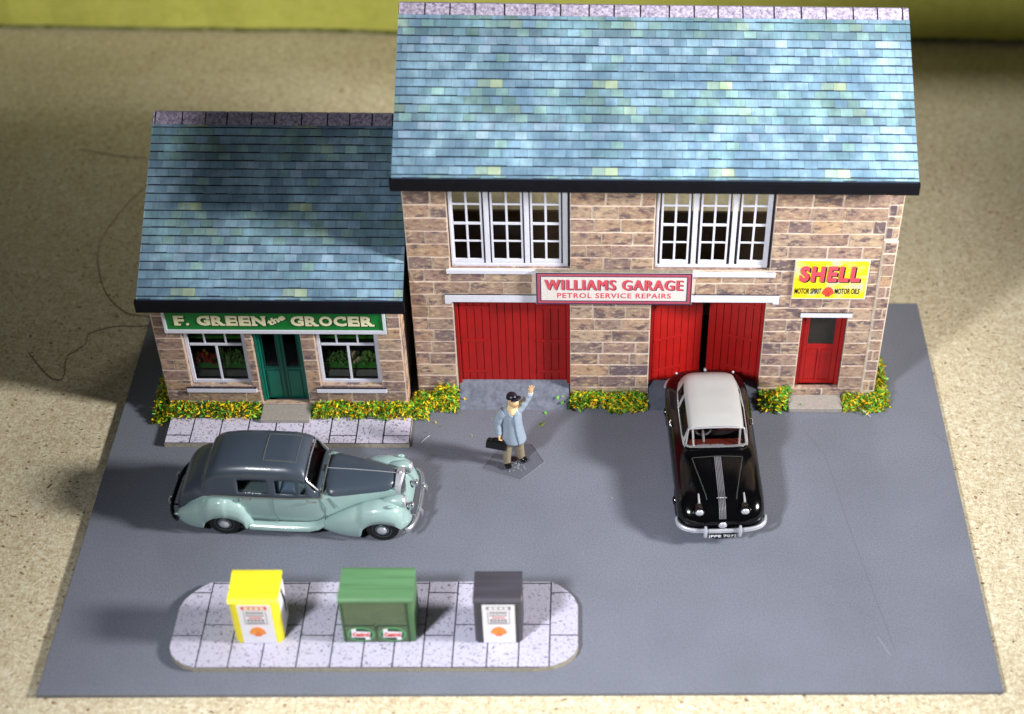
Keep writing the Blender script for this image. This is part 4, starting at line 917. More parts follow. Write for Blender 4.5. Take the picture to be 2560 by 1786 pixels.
for y in (.3, -.3):
    obj('seat', MB().box(-.34, -.20, y-.24, y+.24, .985, 1.36).box(-.19, .10, y-.24, y+.24, .985, 1.06), 'seat', car, local=True, bevel=.04)
obj('seat', MB().box(-1.2, -1.02, -.54, .54, .985, 1.32), 'cabin', car, local=True, bevel=.04)
obj('dashboard', MB().box(.40, .52, -.55, .55, .985, 1.14), 'cabin', car, local=True, bevel=.02)
# bonnet
bs = [(.66, [(.635, 1.03), (.62, 1.09), (.57, 1.145), (.46, 1.19), (.25, 1.215), (0, 1.235)]), (.95, [(.575, 1.02), (.555, 1.08), (.505, 1.13), (.40, 1.18), (.22, 1.21), (0, 1.23)]), (1.4, [(.46, 1.0), (.445, 1.06), (.40, 1.11), (.32, 1.155), (.18, 1.19), (0, 1.212)]), (1.8, [(.36, .985), (.345, 1.04), (.31, 1.085), (.25, 1.125), (.14, 1.16), (0, 1.188)]), (2.06, [(.295, .97), (.285, 1.02), (.255, 1.06), (.205, 1.10), (.115, 1.135), (0, 1.165)])]
obj('bonnet', MB().grid([sym(h, x) for x, h in bs], close_ends=(True, True)), 'grey', car, local=True, smooth=True, sub=2, angle=50, fix=True)
obj('bonnet_hinge', MB().tube([(.68, 0, 1.236), (1.2, 0, 1.225), (1.7, 0, 1.20), (2.05, 0, 1.172)], .009, 6), 'silver', car, smooth=True, local=True)
obj('bonnet_edge', MB().tube([(.665, .64, 1.04), (.67, .60, 1.13), (.672, .46, 1.195), (.672, .2, 1.225), (.672, -.2, 1.225), (.672, -.46, 1.195), (.67, -.60, 1.13), (.665, -.64, 1.04)], .009, 6), 'greyline', car, smooth=True, local=True)
obj('scuttle_vent', MB().box(.60, .655, -.10, .09, 1.225, 1.242), 'groove', car, local=True, bevel=.01)
sr = [(-.47, .36, 1.618), (-.47, -.36, 1.618), (.17, -.36, 1.592), (.17, .36, 1.592)]
from mathutils.bvhtree import BVHTree
UB = BVHTree.FromPolygons([Vector(v) for v in mb_up.v], mb_up.f)
srp = []
for a, b in zip(sr, sr[1:]+sr[:1]):
    for k in range(8):
        t = k/8; x = a[0]+(b[0]-a[0])*t; y = a[1]+(b[1]-a[1])*t; h_ = UB.ray_cast(Vector((x, y, 3)), Vector((0, 0, -1)))[0]; srp.append((x, y, h_.z+.004))
obj('sunroof_edge', MB().tube(srp, .0075, 6, closed=True), 'greyline', car, smooth=True, local=True)
# lower body
ls = [(-2.30, [(.40, .40), (.52, .42), (.50, .46), (0, .47)]), (-2.1, [(.50, .34), (.64, .50), (.63, .70), (0, .72)]), (-1.7, [(.56, .28), (.70, .60), (.69, 1.0), (0, 1.0)]), (-.9, [(.62, .26), (.705, .60), (.688, 1.03), (0, 1.0)]), (.0, [(.64, .26), (.71, .60), (.686, 1.025), (0, 1.0)]), (.5, [(.64, .26), (.70, .60), (.672, 1.03), (0, 1.0)]), (.66, [(.62, .26), (.68, .60), (.645, 1.035), (0, 1.02)]), (.95, [(.5, .26), (.60, .60), (.582, 1.022), (0, 1.0)]), (1.4, [(.40, .28), (.48, .60), (.468, 1.002), (0, .98)]), (2.06, [(.24, .30), (.32, .60), (.303, .972), (0, .96)])]
obj('body', MB().grid([sym(h, x) for x, h in ls], close_ends=(True, True)), 'sage', car, local=True, smooth=True, angle=45, fix=True)
for s in (1, -1):
    ln = MB().tube([(-1.5, s*.695, 1.045), (-1.0, s*.694, 1.035), (0, s*.692, 1.03), (.66, s*.652, 1.04)], .013, 6); obj('belt_strip', ln, 'greyline', car, smooth=True, local=True)
    d = MB()
    d.tube([(-.31, s*.695, 1.02), (-.30, s*.716, .6), (-.27, s*.70, .34)], .008, 6); d.tube([(.62, s*.655, 1.03), (.70, s*.675, .8), (.70, s*.67, .55), (.6, s*.67, .42)], .008, 6); d.tube([(-.98, s*.695, 1.03), (-.99, s*.71, .9)], .007, 6); d.tube([(.80, s*.625, 1.03), (.95, s*.615, .75)], .008, 6)
    obj('door_gap', d, 'sageline', car, smooth=True, local=True)
    for x in (-.92, .36): obj('door_handle', MB().tube([(x, s*.695, 1.005), (x+.02, s*.725, 1.0), (x+.15, s*.725, .995), (x+.17, s*.70, .998)], .014, 6), 'chrome', car, smooth=True, local=True)
    fender('front_fender', car, [(.56, .30, .36, .74, .66), (.72, .26, .50, .80, .62), (.95, .20, .645, .835, .58), (1.2, .15, .77, .85, .52), (1.45, .13, .86, .855, .46), (1.7, .14, .915, .85, .44), (1.95, .15, .92, .84, .43), (2.12, .2, .88, .82, .42), (2.24, .22, .78, .79, .42), (2.31, .24, .66, .75, .42), (2.36, .26, .52, .69, .43), (2.385, .30, .42, .62, .45)], s, 'sage', (1.82, .18, .43, .37))
    fender('rear_fender', car, [(-2.31, .36, .44, .70, .55), (-2.24, .33, .55, .76, .55), (-2.08, .27, .69, .82, .55), (-1.85, .22, .84, .85, .55), (-1.6, .20, .94, .86, .55), (-1.36, .2, .975, .86, .55), (-1.12, .2, .93, .85, .56), (-.96, .2, .83, .83, .58), (-.86, .2, .66, .80, .60), (-.79, .2, .44, .77, .62), (-.76, .2, .28, .75, .63)], s, 'sage', (-1.33, .18, .43, .37))
    sl_ = [[(x, s*y, z) for y, z in ((.64, zb), (yo, zb), (yo+.01, zb+.05), (yo-.02, zb+.10), (.68, zb+.14))] for x, yo, zb in ((-.84, .80, .19), (-.5, .815, .19), (0, .82, .195), (.35, .82, .21), (.55, .81, .27), (.68, .79, .36))]
    obj('running_board', MB().grid(sl_, close_ends=(True, True)), 'sage', car, local=True, smooth=True, angle=50, fix=True)
    # headlamp pods
    hp = MB().tube([(1.78, s*.50, .84), (1.92, s*.49, .86), (2.08, s*.475, .865), (2.22, s*.465, .86), (2.25, s*.465, .86)], [.03, .095, .13, .135, .13], 14)
    h_ = obj('headlamp', hp, 'sage', car, smooth=True, local=True)
    obj('lamp_ring', MB().tube([(2.245, s*.465, .86), (2.27, s*.465, .86)], [.135, .115], 16), 'chrome', h_, smooth=True, local=True)
    obj('lens', MB().ball((2.262, s*.465, .86), .108, 12, 8, (.35, 1, 1)), 'silver', h_, smooth=True, local=True)
    obj('side_lamp', MB().ball((2.02, s*.70, .925), .05, 10, 6, (1.7, .8, .8)), 'sage', car, smooth=True, local=True)
    obj('fog_lamp', MB().tube([(2.27, s*.30, .56), (2.36, s*.30, .56), (2.385, s*.30, .56)], [.05, .085, .08], 14).ball((2.385, s*.30, .56), .075, 10, 6, (.4, 1, 1)), 'chrome', car, smooth=True, local=True)
    obj('tail_lamp', MB().ball((-2.27, s*.71, .47), .045, 8, 6, (1.5, .8, .8)), 'sage', car, smooth=True, local=True)
# front apron, grille
obj('front_apron', MB().grid([[(2.06, y, .86-abs(y)*.1), (2.24, y, .60), (2.33, y, .40), (2.34, y, .30)] for y in np.linspace(-.62, .62, 9)]), 'sage', car, smooth=True, local=True, solid=.02)
gp = [(-.295, .60), (-.30, .98), (-.25, 1.075), (-.12, 1.14), (0, 1.175), (.12, 1.14), (.25, 1.075), (.30, .98), (.295, .60)]
g_ = MB().grid([[(x0+(.055*(1-abs(y)/.3) if x0 > 2.1 else 0), y*f, z if z < .7 else .6+(z-.6)*f) for y, z in gp] for x0, f in ((2.055, 1.0), (2.14, 1.02), (2.17, .99))], close_ends=(True, False))
gr = obj('radiator', g_, 'silver', car, local=True, smooth=True, angle=30, fix=True)
for k in range(13):
    y = -.24+k*.04; zt = 1.14-abs(y)*.42; obj('radiator_slat', MB().box(2.165, 2.215-abs(y)*.18, y-.008, y+.008, .62, zt), 'chrome', gr, local=True)
obj('radiator_core', MB().box(2.10, 2.16, -.27, .27, .60, 1.05), 'cabin', gr, local=True)
obj('mascot', MB().ball((2.13, 0, 1.19), .03, 8, 6, (1.4, 1, 1)), 'chrome', gr, smooth=True, local=True)
for nm, mt, x0, x1, z, yw in (('front_bumper', 'chrome', 2.40, 2.50, .40, .84), ('rear_bumper', 'dchrome', -2.36, -2.47, .42, .80)):
    P_ = [(x0-.10*(1 if x0 > 0 else -1), -yw, z), (x0, -yw+.10, z), (x1-.02*(1 if x0 > 0 else -1), -.45, z), (x1, 0, z), (x1-.02*(1 if x0 > 0 else -1), .45, z), (x0, yw-.10, z), (x0-.10*(1 if x0 > 0 else -1), yw, z)]
    bu = obj(nm, MB().tube(smooth_path(P_, 4), .042, 10, flat=1.3), mt, car, smooth=True, local=True)
    sg = 1 if x0 > 0 else -1
    for y in (-.33, .33): obj('overrider', MB().tube([(x1-.02*sg, y, z-.13), (x1+.05*sg, y, z-.08), (x1+.06*sg, y, z+.05), (x1+.01*sg, y, z+.14)], [.02, .035, .035, .02], 8), 'chrome', bu, smooth=True, local=True)
    for y in (-.42, .42): obj('bumper_iron', MB().tube([(x0-.22*sg, y, z), (x1-.03*sg, y, z)], .02, 6), mt, bu, smooth=True, local=True)
for x, y in ((1.82, -.70), (1.82, .70), (-1.33, -.70), (-1.33, .70)): wheel(car, x, y, .33, .19, 1 if y > 0 else -1, ('hub', 'silver'))
obj('underside', MB().box(-2.0, 2.0, -.55, .55, .16, .30), 'cabin', car, local=True)

# ---- black saloon with a pale roof, nose towards the viewer
blk = thing('saloon_car', (12.69, 5.8, 0), 'glossy black saloon with pale grey roof backed against the open red doors', 'car', 'toy cars on the forecourt', math.atan2(-4.2, .17))
BS = [(2.13, [(.50, .30), (.54, .37), (.54, .44), (.50, .50), (.42, .54), (.33, .56), (.22, .575), (.1, .58), (0, .58)]),
 (2.04, [(.70, .27), (.75, .40), (.74, .54), (.67, .63), (.50, .685), (.36, .66), (.24, .68), (.1, .70), (0, .705)]),
 (1.88, [(.82, .25), (.87, .44), (.85, .62), (.76, .75), (.53, .805), (.39, .76), (.26, .795), (.1, .825), (0, .83)]),
 (1.65, [(.86, .25), (.90, .48), (.885, .68), (.79, .83), (.57, .885), (.43, .83), (.30, .885), (.1, .91), (0, .915)]),
 (1.25, [(.87, .25), (.905, .5), (.89, .70), (.80, .85), (.63, .89), (.51, .875), (.37, .94), (.1, .965), (0, .97)]),
 (.72, [(.87, .25), (.91, .5), (.895, .70), (.82, .84), (.71, .89), (.61, .925), (.5, .985), (.1, 1.015), (0, 1.02)]),
 (.44, [(.87, .25), (.91, .5), (.90, .70), (.83, .81), (.76, .87), (.68, .96), (.58, 1.02), (.1, 1.045), (0, 1.05)]),
 (0, [(.87, .25), (.915, .5), (.90, .69), (.84, .79), (.78, .86), (.72, .94), (.67, .985), (.2, .96), (0, .96)]),
 (-.7, [(.87, .25), (.92, .5), (.905, .68), (.85, .78), (.79, .85), (.73, .93), (.67, .985), (.2, .96), (0, .96)]),
 (-1.2, [(.87, .26), (.92, .5), (.91, .68), (.85, .78), (.78, .85), (.71, .925), (.64, .985), (.2, .985), (0, .985)]),
 (-1.6, [(.85, .28), (.90, .5), (.89, .66), (.83, .76), (.74, .84), (.62, .915), (.48, .955), (.2, .98), (0, .985)]),
 (-1.9, [(.78, .34), (.84, .5), (.83, .64), (.77, .73), (.68, .80), (.54, .86), (.4, .89), (.2, .91), (0, .915)]),
 (-2.1, [(.66, .40), (.72, .5), (.71, .60), (.66, .67), (.58, .72), (.46, .76), (.34, .78), (.16, .79), (0, .795)]),
 (-2.2, [(.48, .44), (.54, .50), (.54, .55), (.50, .59), (.44, .62), (.36, .64), (.26, .65), (.12, .655), (0, .66)])]
rw = []
for A in interp_rows(BS, 4):
    A = A.copy(); x = A[0, 0]
    for cxw in (1.27, -1.28):
        u = (x-cxw)/.41
        if abs(u) < 1:
            za = .16+(.40 if cxw > 0 else .30)*math.sqrt(1-u*u); A[0, 2] = max(A[0, 2], za); A[1, 2] = max(A[1, 2], za+.03); A[2, 2] = max(A[2, 2], za+.10)
    h = [tuple(p) for p in A]; rw.append(h + [(p[0], -p[1], p[2]) for p in h[:-1]][::-1])
obj('body', MB().grid(rw, close_ends=(True, True)), 'gloss', blk, local=True, smooth=True, sub=1, angle=70, fix=True)
def gh_row(x, wb, zb, wd, zd, zt): wb, wd = wb+.02, wd-.005; return (x, [(wb, zb), (wb*.985, zb+(zd-zb)*.08), (wd+.005, zd-.02), (wd*.95, zd+(zt-zd)*.42), (wd*.78, zd+(zt-zd)*.75), (wd*.42, zd+(zt-zd)*.95), (0, zt)])
GS = [gh_row(.43, .635, 1.02, .60, 1.055, 1.08), gh_row(.30, .66, 1.0, .565, 1.37, 1.46), gh_row(.22, .665, .995, .57, 1.385, 1.485), gh_row(-.25, .675, .985, .58, 1.40, 1.51), gh_row(-.70, .68, .98, .58, 1.39, 1.50), gh_row(-.77, .68, .98, .58, 1.385, 1.495), gh_row(-1.22, .655, .98, .55, 1.31, 1.43), gh_row(-1.34, .64, .98, .54, 1.27, 1.38), gh_row(-1.52, .59, .975, .50, 1.16, 1.25), gh_row(-1.68, .50, .97, .44, 1.04, 1.10), gh_row(-1.74, .45, .965, .40, .98, 1.0)]
rows = [sym(h, x) for x, h in GS]; n = len(rows[0]); skip = set()
for i in (2, 3, 5):
    for k in (1, n-3): skip.add((i, k))
for k in range(1, n-2): skip.add((0, k))
rows, skip = refine(rows, skip, 4, 3)
obj('roof', MB().grid(rows, skip, (False, True)), 'ivory', blk, local=True, smooth=True, solid=.025, angle=60, fix=True)
for s in (1, -1):
    for a, b in ((.20, -.68), (-.78, -1.20)):
        panel_quad('side_window', [(a, s*.665, 1.02), (b, s*.665, 1.01), (b, s*.555, 1.36-(.07 if b < -1 else 0)), (a, s*.555, 1.365)], 'carglass', blk)
    obj('window_trim', MB().tube([(.40, s*.65, 1.035), (.0, s*.682, 1.012), (-.7, s*.69, 1.005), (-1.2, s*.665, 1.005), (-1.5, s*.605, 1.0)], .012, 6), 'silver', blk, smooth=True, local=True)
    obj('door_pillar', MB().tube([(-.80, s*.675, 1.02), (-.70, s*.60, 1.37)], .014, 6), 'silver', blk, smooth=True, local=True)
    obj('door_handle', MB().tube([(-.55, s*.845, .80), (-.53, s*.875, .80), (-.40, s*.875, .80), (-.38, s*.845, .80)], .015, 6), 'chrome', blk, smooth=True, local=True)
    obj('windscreen_pillar', MB().tube([(.47, s*.47, 1.065), (.325, s*.49, 1.415)], .024, 8), 'chrome', blk, smooth=True, local=True)
    obj('windscreen_pillar', MB().tube([(.42, s*.625, 1.05), (.30, s*.575, 1.39)], .022, 8), 'chrome', blk, smooth=True, local=True)
obj('windscreen', MB().grid([[(.45, .46, 1.06), (.47, 0, 1.07), (.45, -.46, 1.06)], [(.305, .47, 1.43), (.315, 0, 1.45), (.305, -.47, 1.43)]]), 'carglass', blk, local=True)
for s in (1, -1): panel_quad('corner_window', [(.45, s*.47, 1.06), (.40, s*.62, 1.05), (.29, s*.57, 1.39), (.305, s*.48, 1.42)], 'carglass', blk)
obj('windscreen_frame', MB().tube([(.40, .645, 1.05), (.47, .55, 1.065), (.495, .3, 1.075), (.50, 0, 1.078), (.495, -.3, 1.075), (.47, -.55, 1.065), (.40, -.645, 1.05)], .03, 8), 'chrome', blk, smooth=True, local=True)
obj('roof_trim', MB().tube([(.29, .575, 1.385), (.325, .50, 1.43), (.335, .2, 1.462), (.335, -.2, 1.462), (.325, -.50, 1.43), (.29, -.575, 1.385)], .016, 8), 'silver', blk, smooth=True, local=True)
for y in (-.26, .02): obj('wiper', MB().tube([(.47, y, 1.085), (.455, y, 1.12)], .01, 6).tube([(.475, y-.13, 1.105), (.475, y+.13, 1.105)], .011, 6), 'chrome', blk, smooth=True, local=True)
obj('interior', MB().box(-1.3, .30, -.60, .60, .955, .972), 'cabin', blk, local=True)
obj('dashboard', MB().box(.26, .44, -.56, .56, .97, 1.075), 'seatred', blk, local=True, bevel=.03)
for y in (.3, -.3): obj('seat', MB().box(-.55, -.38, y-.26, y+.26, .96, 1.28).box(-.37, -.05, y-.26, y+.26, .96, 1.03), 'seatred', blk, local=True, bevel=.04)
obj('seat', MB().box(-1.2, -1.05, -.5, .5, .96, 1.2), 'seatred', blk, local=True, bevel=.04)
sw = obj('steering_wheel', MB().tube([(.10+.07*math.cos(t)*.9, -.25+.17*math.sin(t), 1.20-.10*math.cos(t)*1.2) for t in np.linspace(0, 2*math.pi, 20, endpoint=False)], .022, 6, closed=True), 'wheelgrey', blk, smooth=True, local=True)
obj('steering_column', MB().tube([(.10, -.25, 1.20), (.36, -.25, 1.05)], .028, 8), 'wheelgrey', sw, smooth=True, local=True)
# bonnet line, chrome strips
def body_z(x, y):
    xs_ = [b[0] for b in BS][::-1]
    def zc(h): yy = [p[0] for p in h][::-1]; zz = [p[1] for p in h][::-1]; return np.interp(abs(y), yy, zz)
    return float(np.interp(x, xs_, [zc(h) for _, h in BS][::-1]))
bl = [(.66, -.53), (.69, -.50), (.70, 0), (.69, .50), (.66, .53)]
obj('bonnet_edge', MB().tube([(.72, y, body_z(.72, y)+.004) for y in np.linspace(-.5, .5, 11)], .008, 6).tube([(x, -np.interp(x, [.72, 1.72], [.52, .30]), body_z(x, np.interp(x, [.72, 1.72], [.52, .30]))+.004) for x in np.linspace(.72, 1.75, 10)], .009, 6).tube([(x, np.interp(x, [.72, 1.72], [.52, .30]), body_z(x, np.interp(x, [.72, 1.72], [.52, .30]))+.004) for x in np.linspace(.72, 1.75, 10)], .009, 6), simple('dull_black_edge', S(58, 62, 58), .5), blk, smooth=True, local=True)
for k in range(5):
    y = -.06+k*.03; pth = [(x, y, body_z(x, y)+.006) for x in (.74, .95, 1.25, 1.5, 1.75, 1.88, 1.98, 2.04)] + [(2.09, y, .64)]
    obj('chrome_strip', MB().tube(pth, .0088, 6), 'stripsilver', blk, smooth=True, local=True)
obj('strip_badge', MB().tube([(1.76, -.10, .905), (1.775, 0, .918), (1.76, .10, .905)], .014, 6), 'chrome', blk, smooth=True, local=True)
for s in (1, -1):
    h_ = obj('headlamp', MB().tube([(1.72, s*.46, .70), (1.90, s*.46, .72), (1.985, s*.46, .72)], [.10, .125, .12], 16), 'gloss', blk, smooth=True, local=True)
    obj('lens', MB().ball((1.985, s*.46, .725), .086, 14, 8, (.55, 1, .95)), 'silver', h_, smooth=True, local=True)
    obj('fender_flash', MB().tube([(1.62, s*.46, .885), (1.74, s*.46, .862), (1.84, s*.46, .84)], [.014, .02, .022], 8), 'silver', blk, smooth=True, local=True)
    obj('side_lamp', MB().ball((2.06, s*.60, .50), .045, 10, 6, (.6, 1.2, .7)), 'chrome', blk, smooth=True, local=True)
    obj('tail_lamp', MB().ball((-2.02, s*.62, .77), .03, 8, 6), 'silver', blk, smooth=True, local=True)
c_ = obj('centre_lamp', MB().tube([(2.02, 0, .50), (2.12, 0, .52), (2.15, 0, .52)], [.09, .10, .095], 16), 'gloss', blk, smooth=True, local=True)
obj('lens', MB().ball((2.15, 0, .525), .085, 14, 8, (.55, 1, 1)), 'silver', c_, smooth=True, local=True)
bp_ = smooth_path([(1.84, -.90, .42), (2.00, -.87, .42), (2.13, -.72, .42), (2.19, -.45, .42), (2.205, 0, .42), (2.19, .45, .42), (2.13, .72, .42), (2.00, .87, .42), (1.84, .90, .42)], 4)
bu = obj('front_bumper', MB().tube(bp_, .036, 10, flat=1.3), 'silver', blk, smooth=True, local=True)
obj('bumper_rib', MB().tube([(p[0]+.03, p[1]*1.02, p[2]+.02) for p in bp_], .010, 6).tube([(p[0]+.03, p[1]*1.02, p[2]-.022) for p in bp_], .010, 6), 'silver', bu, smooth=True, local=True)
for y in (-.35, .35): obj('overrider', MB().tube([(2.20, y, .27), (2.25, y, .32), (2.26, y, .48), (2.21, y, .57)], [.024, .038, .038, .024], 10), 'silver', bu, smooth=True, local=True)
pt = obj('number_plate', MB().box(2.20, 2.225, -.27, .27, .235, .335), 'gloss', blk, local=True)
k = MB(); frn = (Vector((2.2255, 0, 0)), Vector((0, 1, 0)), Vector((0, 0, 1)), Vector((1, 0, 0))); lettering(k, 'PPE 707', -.235, .235, .25, .32, 0, .004, .02, frame=frn); rect(k, -.265, -.25, .24, .33, frn, .003); rect(k, .25, .265, .24, .33, frn, .003); obj('plate_lettering', k, 'pumpwhite', pt, local=True)
obj('rear_bumper', MB().tube(smooth_path([(-1.9, -.86, .48), (-2.12, -.74, .48), (-2.26, -.4, .48), (-2.28, 0, .48), (-2.26, .4, .48), (-2.12, .74, .48), (-1.9, .86, .48)], 4), .04, 8), 'silver', blk, smooth=True, local=True)
obj('boot_handle', MB().tube([(-1.96, 0, .905), (-2.04, 0, .86)], .03, 6), 'silver', blk, smooth=True, local=True)
for x, y in ((1.27, -.79), (1.27, .79), (-1.28, -.79), (-1.28, .79)): wheel(blk, x, y, .33, .18, 1 if y > 0 else -1, ('tyre', 'dchrome'))
obj('underside', MB().box(-1.8, 1.9, -.62, .62, .18, .36), 'cabin', blk, local=True)

# ------------------------------------------------------------------ the waving man
man = thing('person', (8.52, 5.84, 0), 'person in pale blue coat and dark cap waving one arm on the forecourt', 'person')
def skin_body(name, joints, edges, mt, parent, sub=2, root=0):
    me = bpy.data.meshes.new(name); me.from_pydata([j[:3] for j in joints], edges, []); me.materials.append(MT[mt])
    o = bpy.data.objects.new(name, me); COL.objects.link(o); attach(o, parent)
    m = o.modifiers.new('skin', 'SKIN'); m.use_smooth_shade = True
    for v, j in zip(me.skin_vertices[0].data, joints): r = j[3]; v.radius = (r, r) if not isinstance(r, tuple) else r; v.use_root = False
    me.skin_vertices[0].data[root].use_root = True
    m = o.modifiers.new('subsurf', 'SUBSURF'); m.levels = m.render_levels = sub
    return o
# figure coordinates: the man faces the viewer, turned a little to the right of the picture
J = [(8.50, 5.86, .98, .12), (8.50, 5.87, 1.22, .12), (8.50, 5.89, 1.45, .10), (8.51, 5.90, 1.58, .07), (8.53, 5.88, 1.67, .065),
     (8.42, 5.82, .92, .10), (8.38, 5.77, .52, .072), (8.37, 5.75, .12, .05), (8.42, 5.66, .06, .042),
     (8.60, 5.89, .92, .10), (8.64, 5.90, .52, .072), (8.66, 5.92, .13, .05), (8.76, 5.84, .06, .042),
     (8.335, 5.86, 1.49, .055), (8.22, 5.83, 1.24, .048), (8.23, 5.76, .97, .042), (8.235, 5.745, .90, .04),
     (8.64, 5.92, 1.49, .055), (8.78, 5.97, 1.70, .046), (8.89, 5.99, 1.90, .045), (8.915, 5.985, 1.99, .04)]
E_ = [(0, 1), (1, 2), (2, 3), (3, 4), (0, 5), (5, 6), (6, 7), (7, 8), (0, 9), (9, 10), (10, 11), (11, 12), (2, 13), (13, 14), (14, 15), (15, 16), (2, 17), (17, 18), (18, 19), (19, 20)]
# hands: palm, four fingers and a thumb each, grown from the wrist joint
def hand(w_, dirv, side, spread, curl):
    d = Vector(dirv).normalized(); s_ = Vector(side).normalized(); nrm = d.cross(s_)
    base = len(J); wv = Vector(J[w_][:3])
    for k, (o, L) in enumerate(((-.030, .085), (-.010, .10), (.010, .095), (.030, .075))):
        kn = wv + d*.055 + s_*o; mid = kn + d*L*.55*(1-curl*.4) + s_*o*spread + nrm*curl*.03; tip = mid + d*L*.45*(1-curl*1.4) + s_*o*spread*.4 + nrm*curl*.06
        i = len(J); J.extend([(*kn, .014), (*mid, .0125), (*tip, .010)]); E_.extend([(w_, i), (i, i+1), (i+1, i+2)])
    th = wv + s_*-.035 + d*.01; tip = th + d*.05 + s_*-.035; i = len(J); J.extend([(*th, .015), (*tip, .011)]); E_.extend([(w_, i), (i, i+1)])
hand(20, (.10, -.02, 1), (1, .1, -.1), .5, .12); hand(16, (.02, -.03, -1), (0, 1, 0), .1, .7)
body = skin_body('body', J, E_, 'skin', man)
# head, turned to the right of the picture, tilted back
hb = MB(); hc = Vector((8.545, 5.87, 1.80)); hs = []
for i in range(13):
    t = i/12; z = -.165+.33*t; f = math.sin(math.pi*min(1, max(0, t*.94+.04)))**.55
    row = []
    for k in range(16):
        a = 2*math.pi*k/16; r = .118*f; front = max(0, math.cos(a))
        rr = r*(1+.10*front*(1 if t < .5 else .3)-.12*(1-front)*(t < .3))
        if .40 < t < .58 and abs(math.sin(a)) < .25 and front > 0: rr += .028*(1-abs(t-.46)/.12 if abs(t-.46) < .12 else 0)   # nose
        if abs(t-.62) < .06 and .3 < abs(math.sin(a)) < .6 and front > 0: rr -= .008                                             # eye sockets
        row.append((rr*math.cos(a), rr*.86*math.sin(a), z))
    hs.append(row)
hb.grid(hs, closed=True, close_ends=(True, True))
HM = Matrix.Translation(hc) @ Matrix.Rotation(math.radians(-52), 4, 'Z') @ Matrix.Rotation(math.radians(-20), 4, 'Y')
def hx(mb): mb.v = [tuple(HM @ Vector(v)) for v in mb.v]; return mb
head = obj('head', hx(hb), 'skin', man, smooth=True, sub=1, angle=80)
fe = MB()
for s in (1, -1): fe.ball((.108, s*.042, .035), .014, 8, 5)
obj('eye', hx(fe), 'ink', head, smooth=True)
obj('mouth', hx(MB().tube([(.108, -.03, -.075), (.116, 0, -.078), (.108, .03, -.075)], .009, 6)), 'lips', head, smooth=True)
obj('ear', hx(MB().ball((-.005, .108, .0), .03, 8, 6, (.8, .4, 1.3)).ball((-.005, -.108, .0), .03, 8, 6, (.8, .4, 1.3))), 'skin', head, smooth=True)
cp = []
for i in range(8):
    t = i/7; cp.append([(-.02+.132*math.cos(a)*math.cos(t*1.5)-.01*t, .118*math.sin(a)*math.cos(t*1.5), .082+.115*math.sin(t*1.5)) for a in np.linspace(0, 2*math.pi, 18, endpoint=False)])
cpo = obj('cap', hx(MB().grid(cp, closed=True, close_ends=(True, True))), 'cap', man, smooth=True, angle=60)
br = [[(.09+.14*math.cos(a)*f, .125*math.sin(a)*(.75+.25*f), .100-.02*f) for a in np.linspace(-1.3, 1.3, 9)] for f in (0, .5, 1)]
obj('cap_peak', hx(MB().grid(br)), 'cap', cpo, smooth=True, solid=.016)
# coat: flared shell from shoulders to hem with sleeves
def ring(cx, cy, z, rx, ry, n=20, wob=0): return [(cx+rx*math.cos(t)*(1+wob*math.sin(t*5)), cy+ry*math.sin(t)*(1+wob*math.cos(t*4)), z) for t in np.linspace(0, 2*math.pi, n, endpoint=False)]
cr = [ring(8.53, 5.86, .70, .262, .205, 20, .02), ring(8.525, 5.86, .74, .268, .21, 20, .02), ring(8.52, 5.86, .90, .245, .19), ring(8.51, 5.865, 1.10, .215, .168), ring(8.505, 5.87, 1.28, .205, .16), ring(8.50, 5.88, 1.42, .215, .16), ring(8.50, 5.89, 1.52, .20, .145), ring(8.505, 5.895, 1.58, .14, .115), ring(8.51, 5.895, 1.60, .11, .10)]
ct = obj('coat', MB().grid(cr, closed=True, close_ends=(False, False)), 'coat', man, smooth=True, sub=1, solid=.02, angle=80)
obj('sleeve', MB().tube(smooth_path([(8.36, 5.87, 1.50), (8.28, 5.85, 1.40), (8.22, 5.83, 1.22), (8.225, 5.785, 1.05), (8.23, 5.76, .95)], 4), [.115]*4+[.10]*4+[.082]*4+[.07]*4+[.062], 12), 'coat', ct, smooth=True)
obj('sleeve', MB().tube(smooth_path([(8.62, 5.91, 1.49), (8.70, 5.94, 1.58), (8.785, 5.97, 1.71), (8.85, 5.985, 1.82), (8.885, 5.99, 1.89)], 4), [.10]*4+[.092]*4+[.078]*4+[.068]*4+[.06], 12), 'coat', ct, smooth=True)
obj('cuff', MB().tube([(8.88, 5.99, 1.885), (8.905, 5.988, 1.935)], .052, 12), 'shirtw', ct, smooth=True)
obj('coat_seam', MB().tube(smooth_path([(8.545, 5.765, 1.53), (8.56, 5.712, 1.40), (8.575, 5.708, 1.2), (8.60, 5.690, 1.0), (8.625, 5.675, .85), (8.65, 5.672, .71)], 3), .009, 6), 'coatline', ct, smooth=True)
lp = MB(); lp.tube([(8.44, 5.80, 1.585), (8.49, 5.755, 1.51), (8.545, 5.735, 1.44)], [.03, .035, .012], 8, flat=.5); lp.tube([(8.60, 5.80, 1.585), (8.58, 5.755, 1.51), (8.55, 5.735, 1.44)], [.03, .035, .012], 8, flat=.5)
obj('lapel', lp, 'coat', ct, smooth=True)
obj('scarf', MB().grid([ring(8.515, 5.865, 1.49, .075, .125), ring(8.515, 5.86, 1.54, .11, .135), ring(8.52, 5.87, 1.61, .115, .115), ring(8.53, 5.88, 1.68, .095, .095), ring(8.535, 5.88, 1.71, .08, .08)], closed=True), 'scarf', man, smooth=True, sub=1)
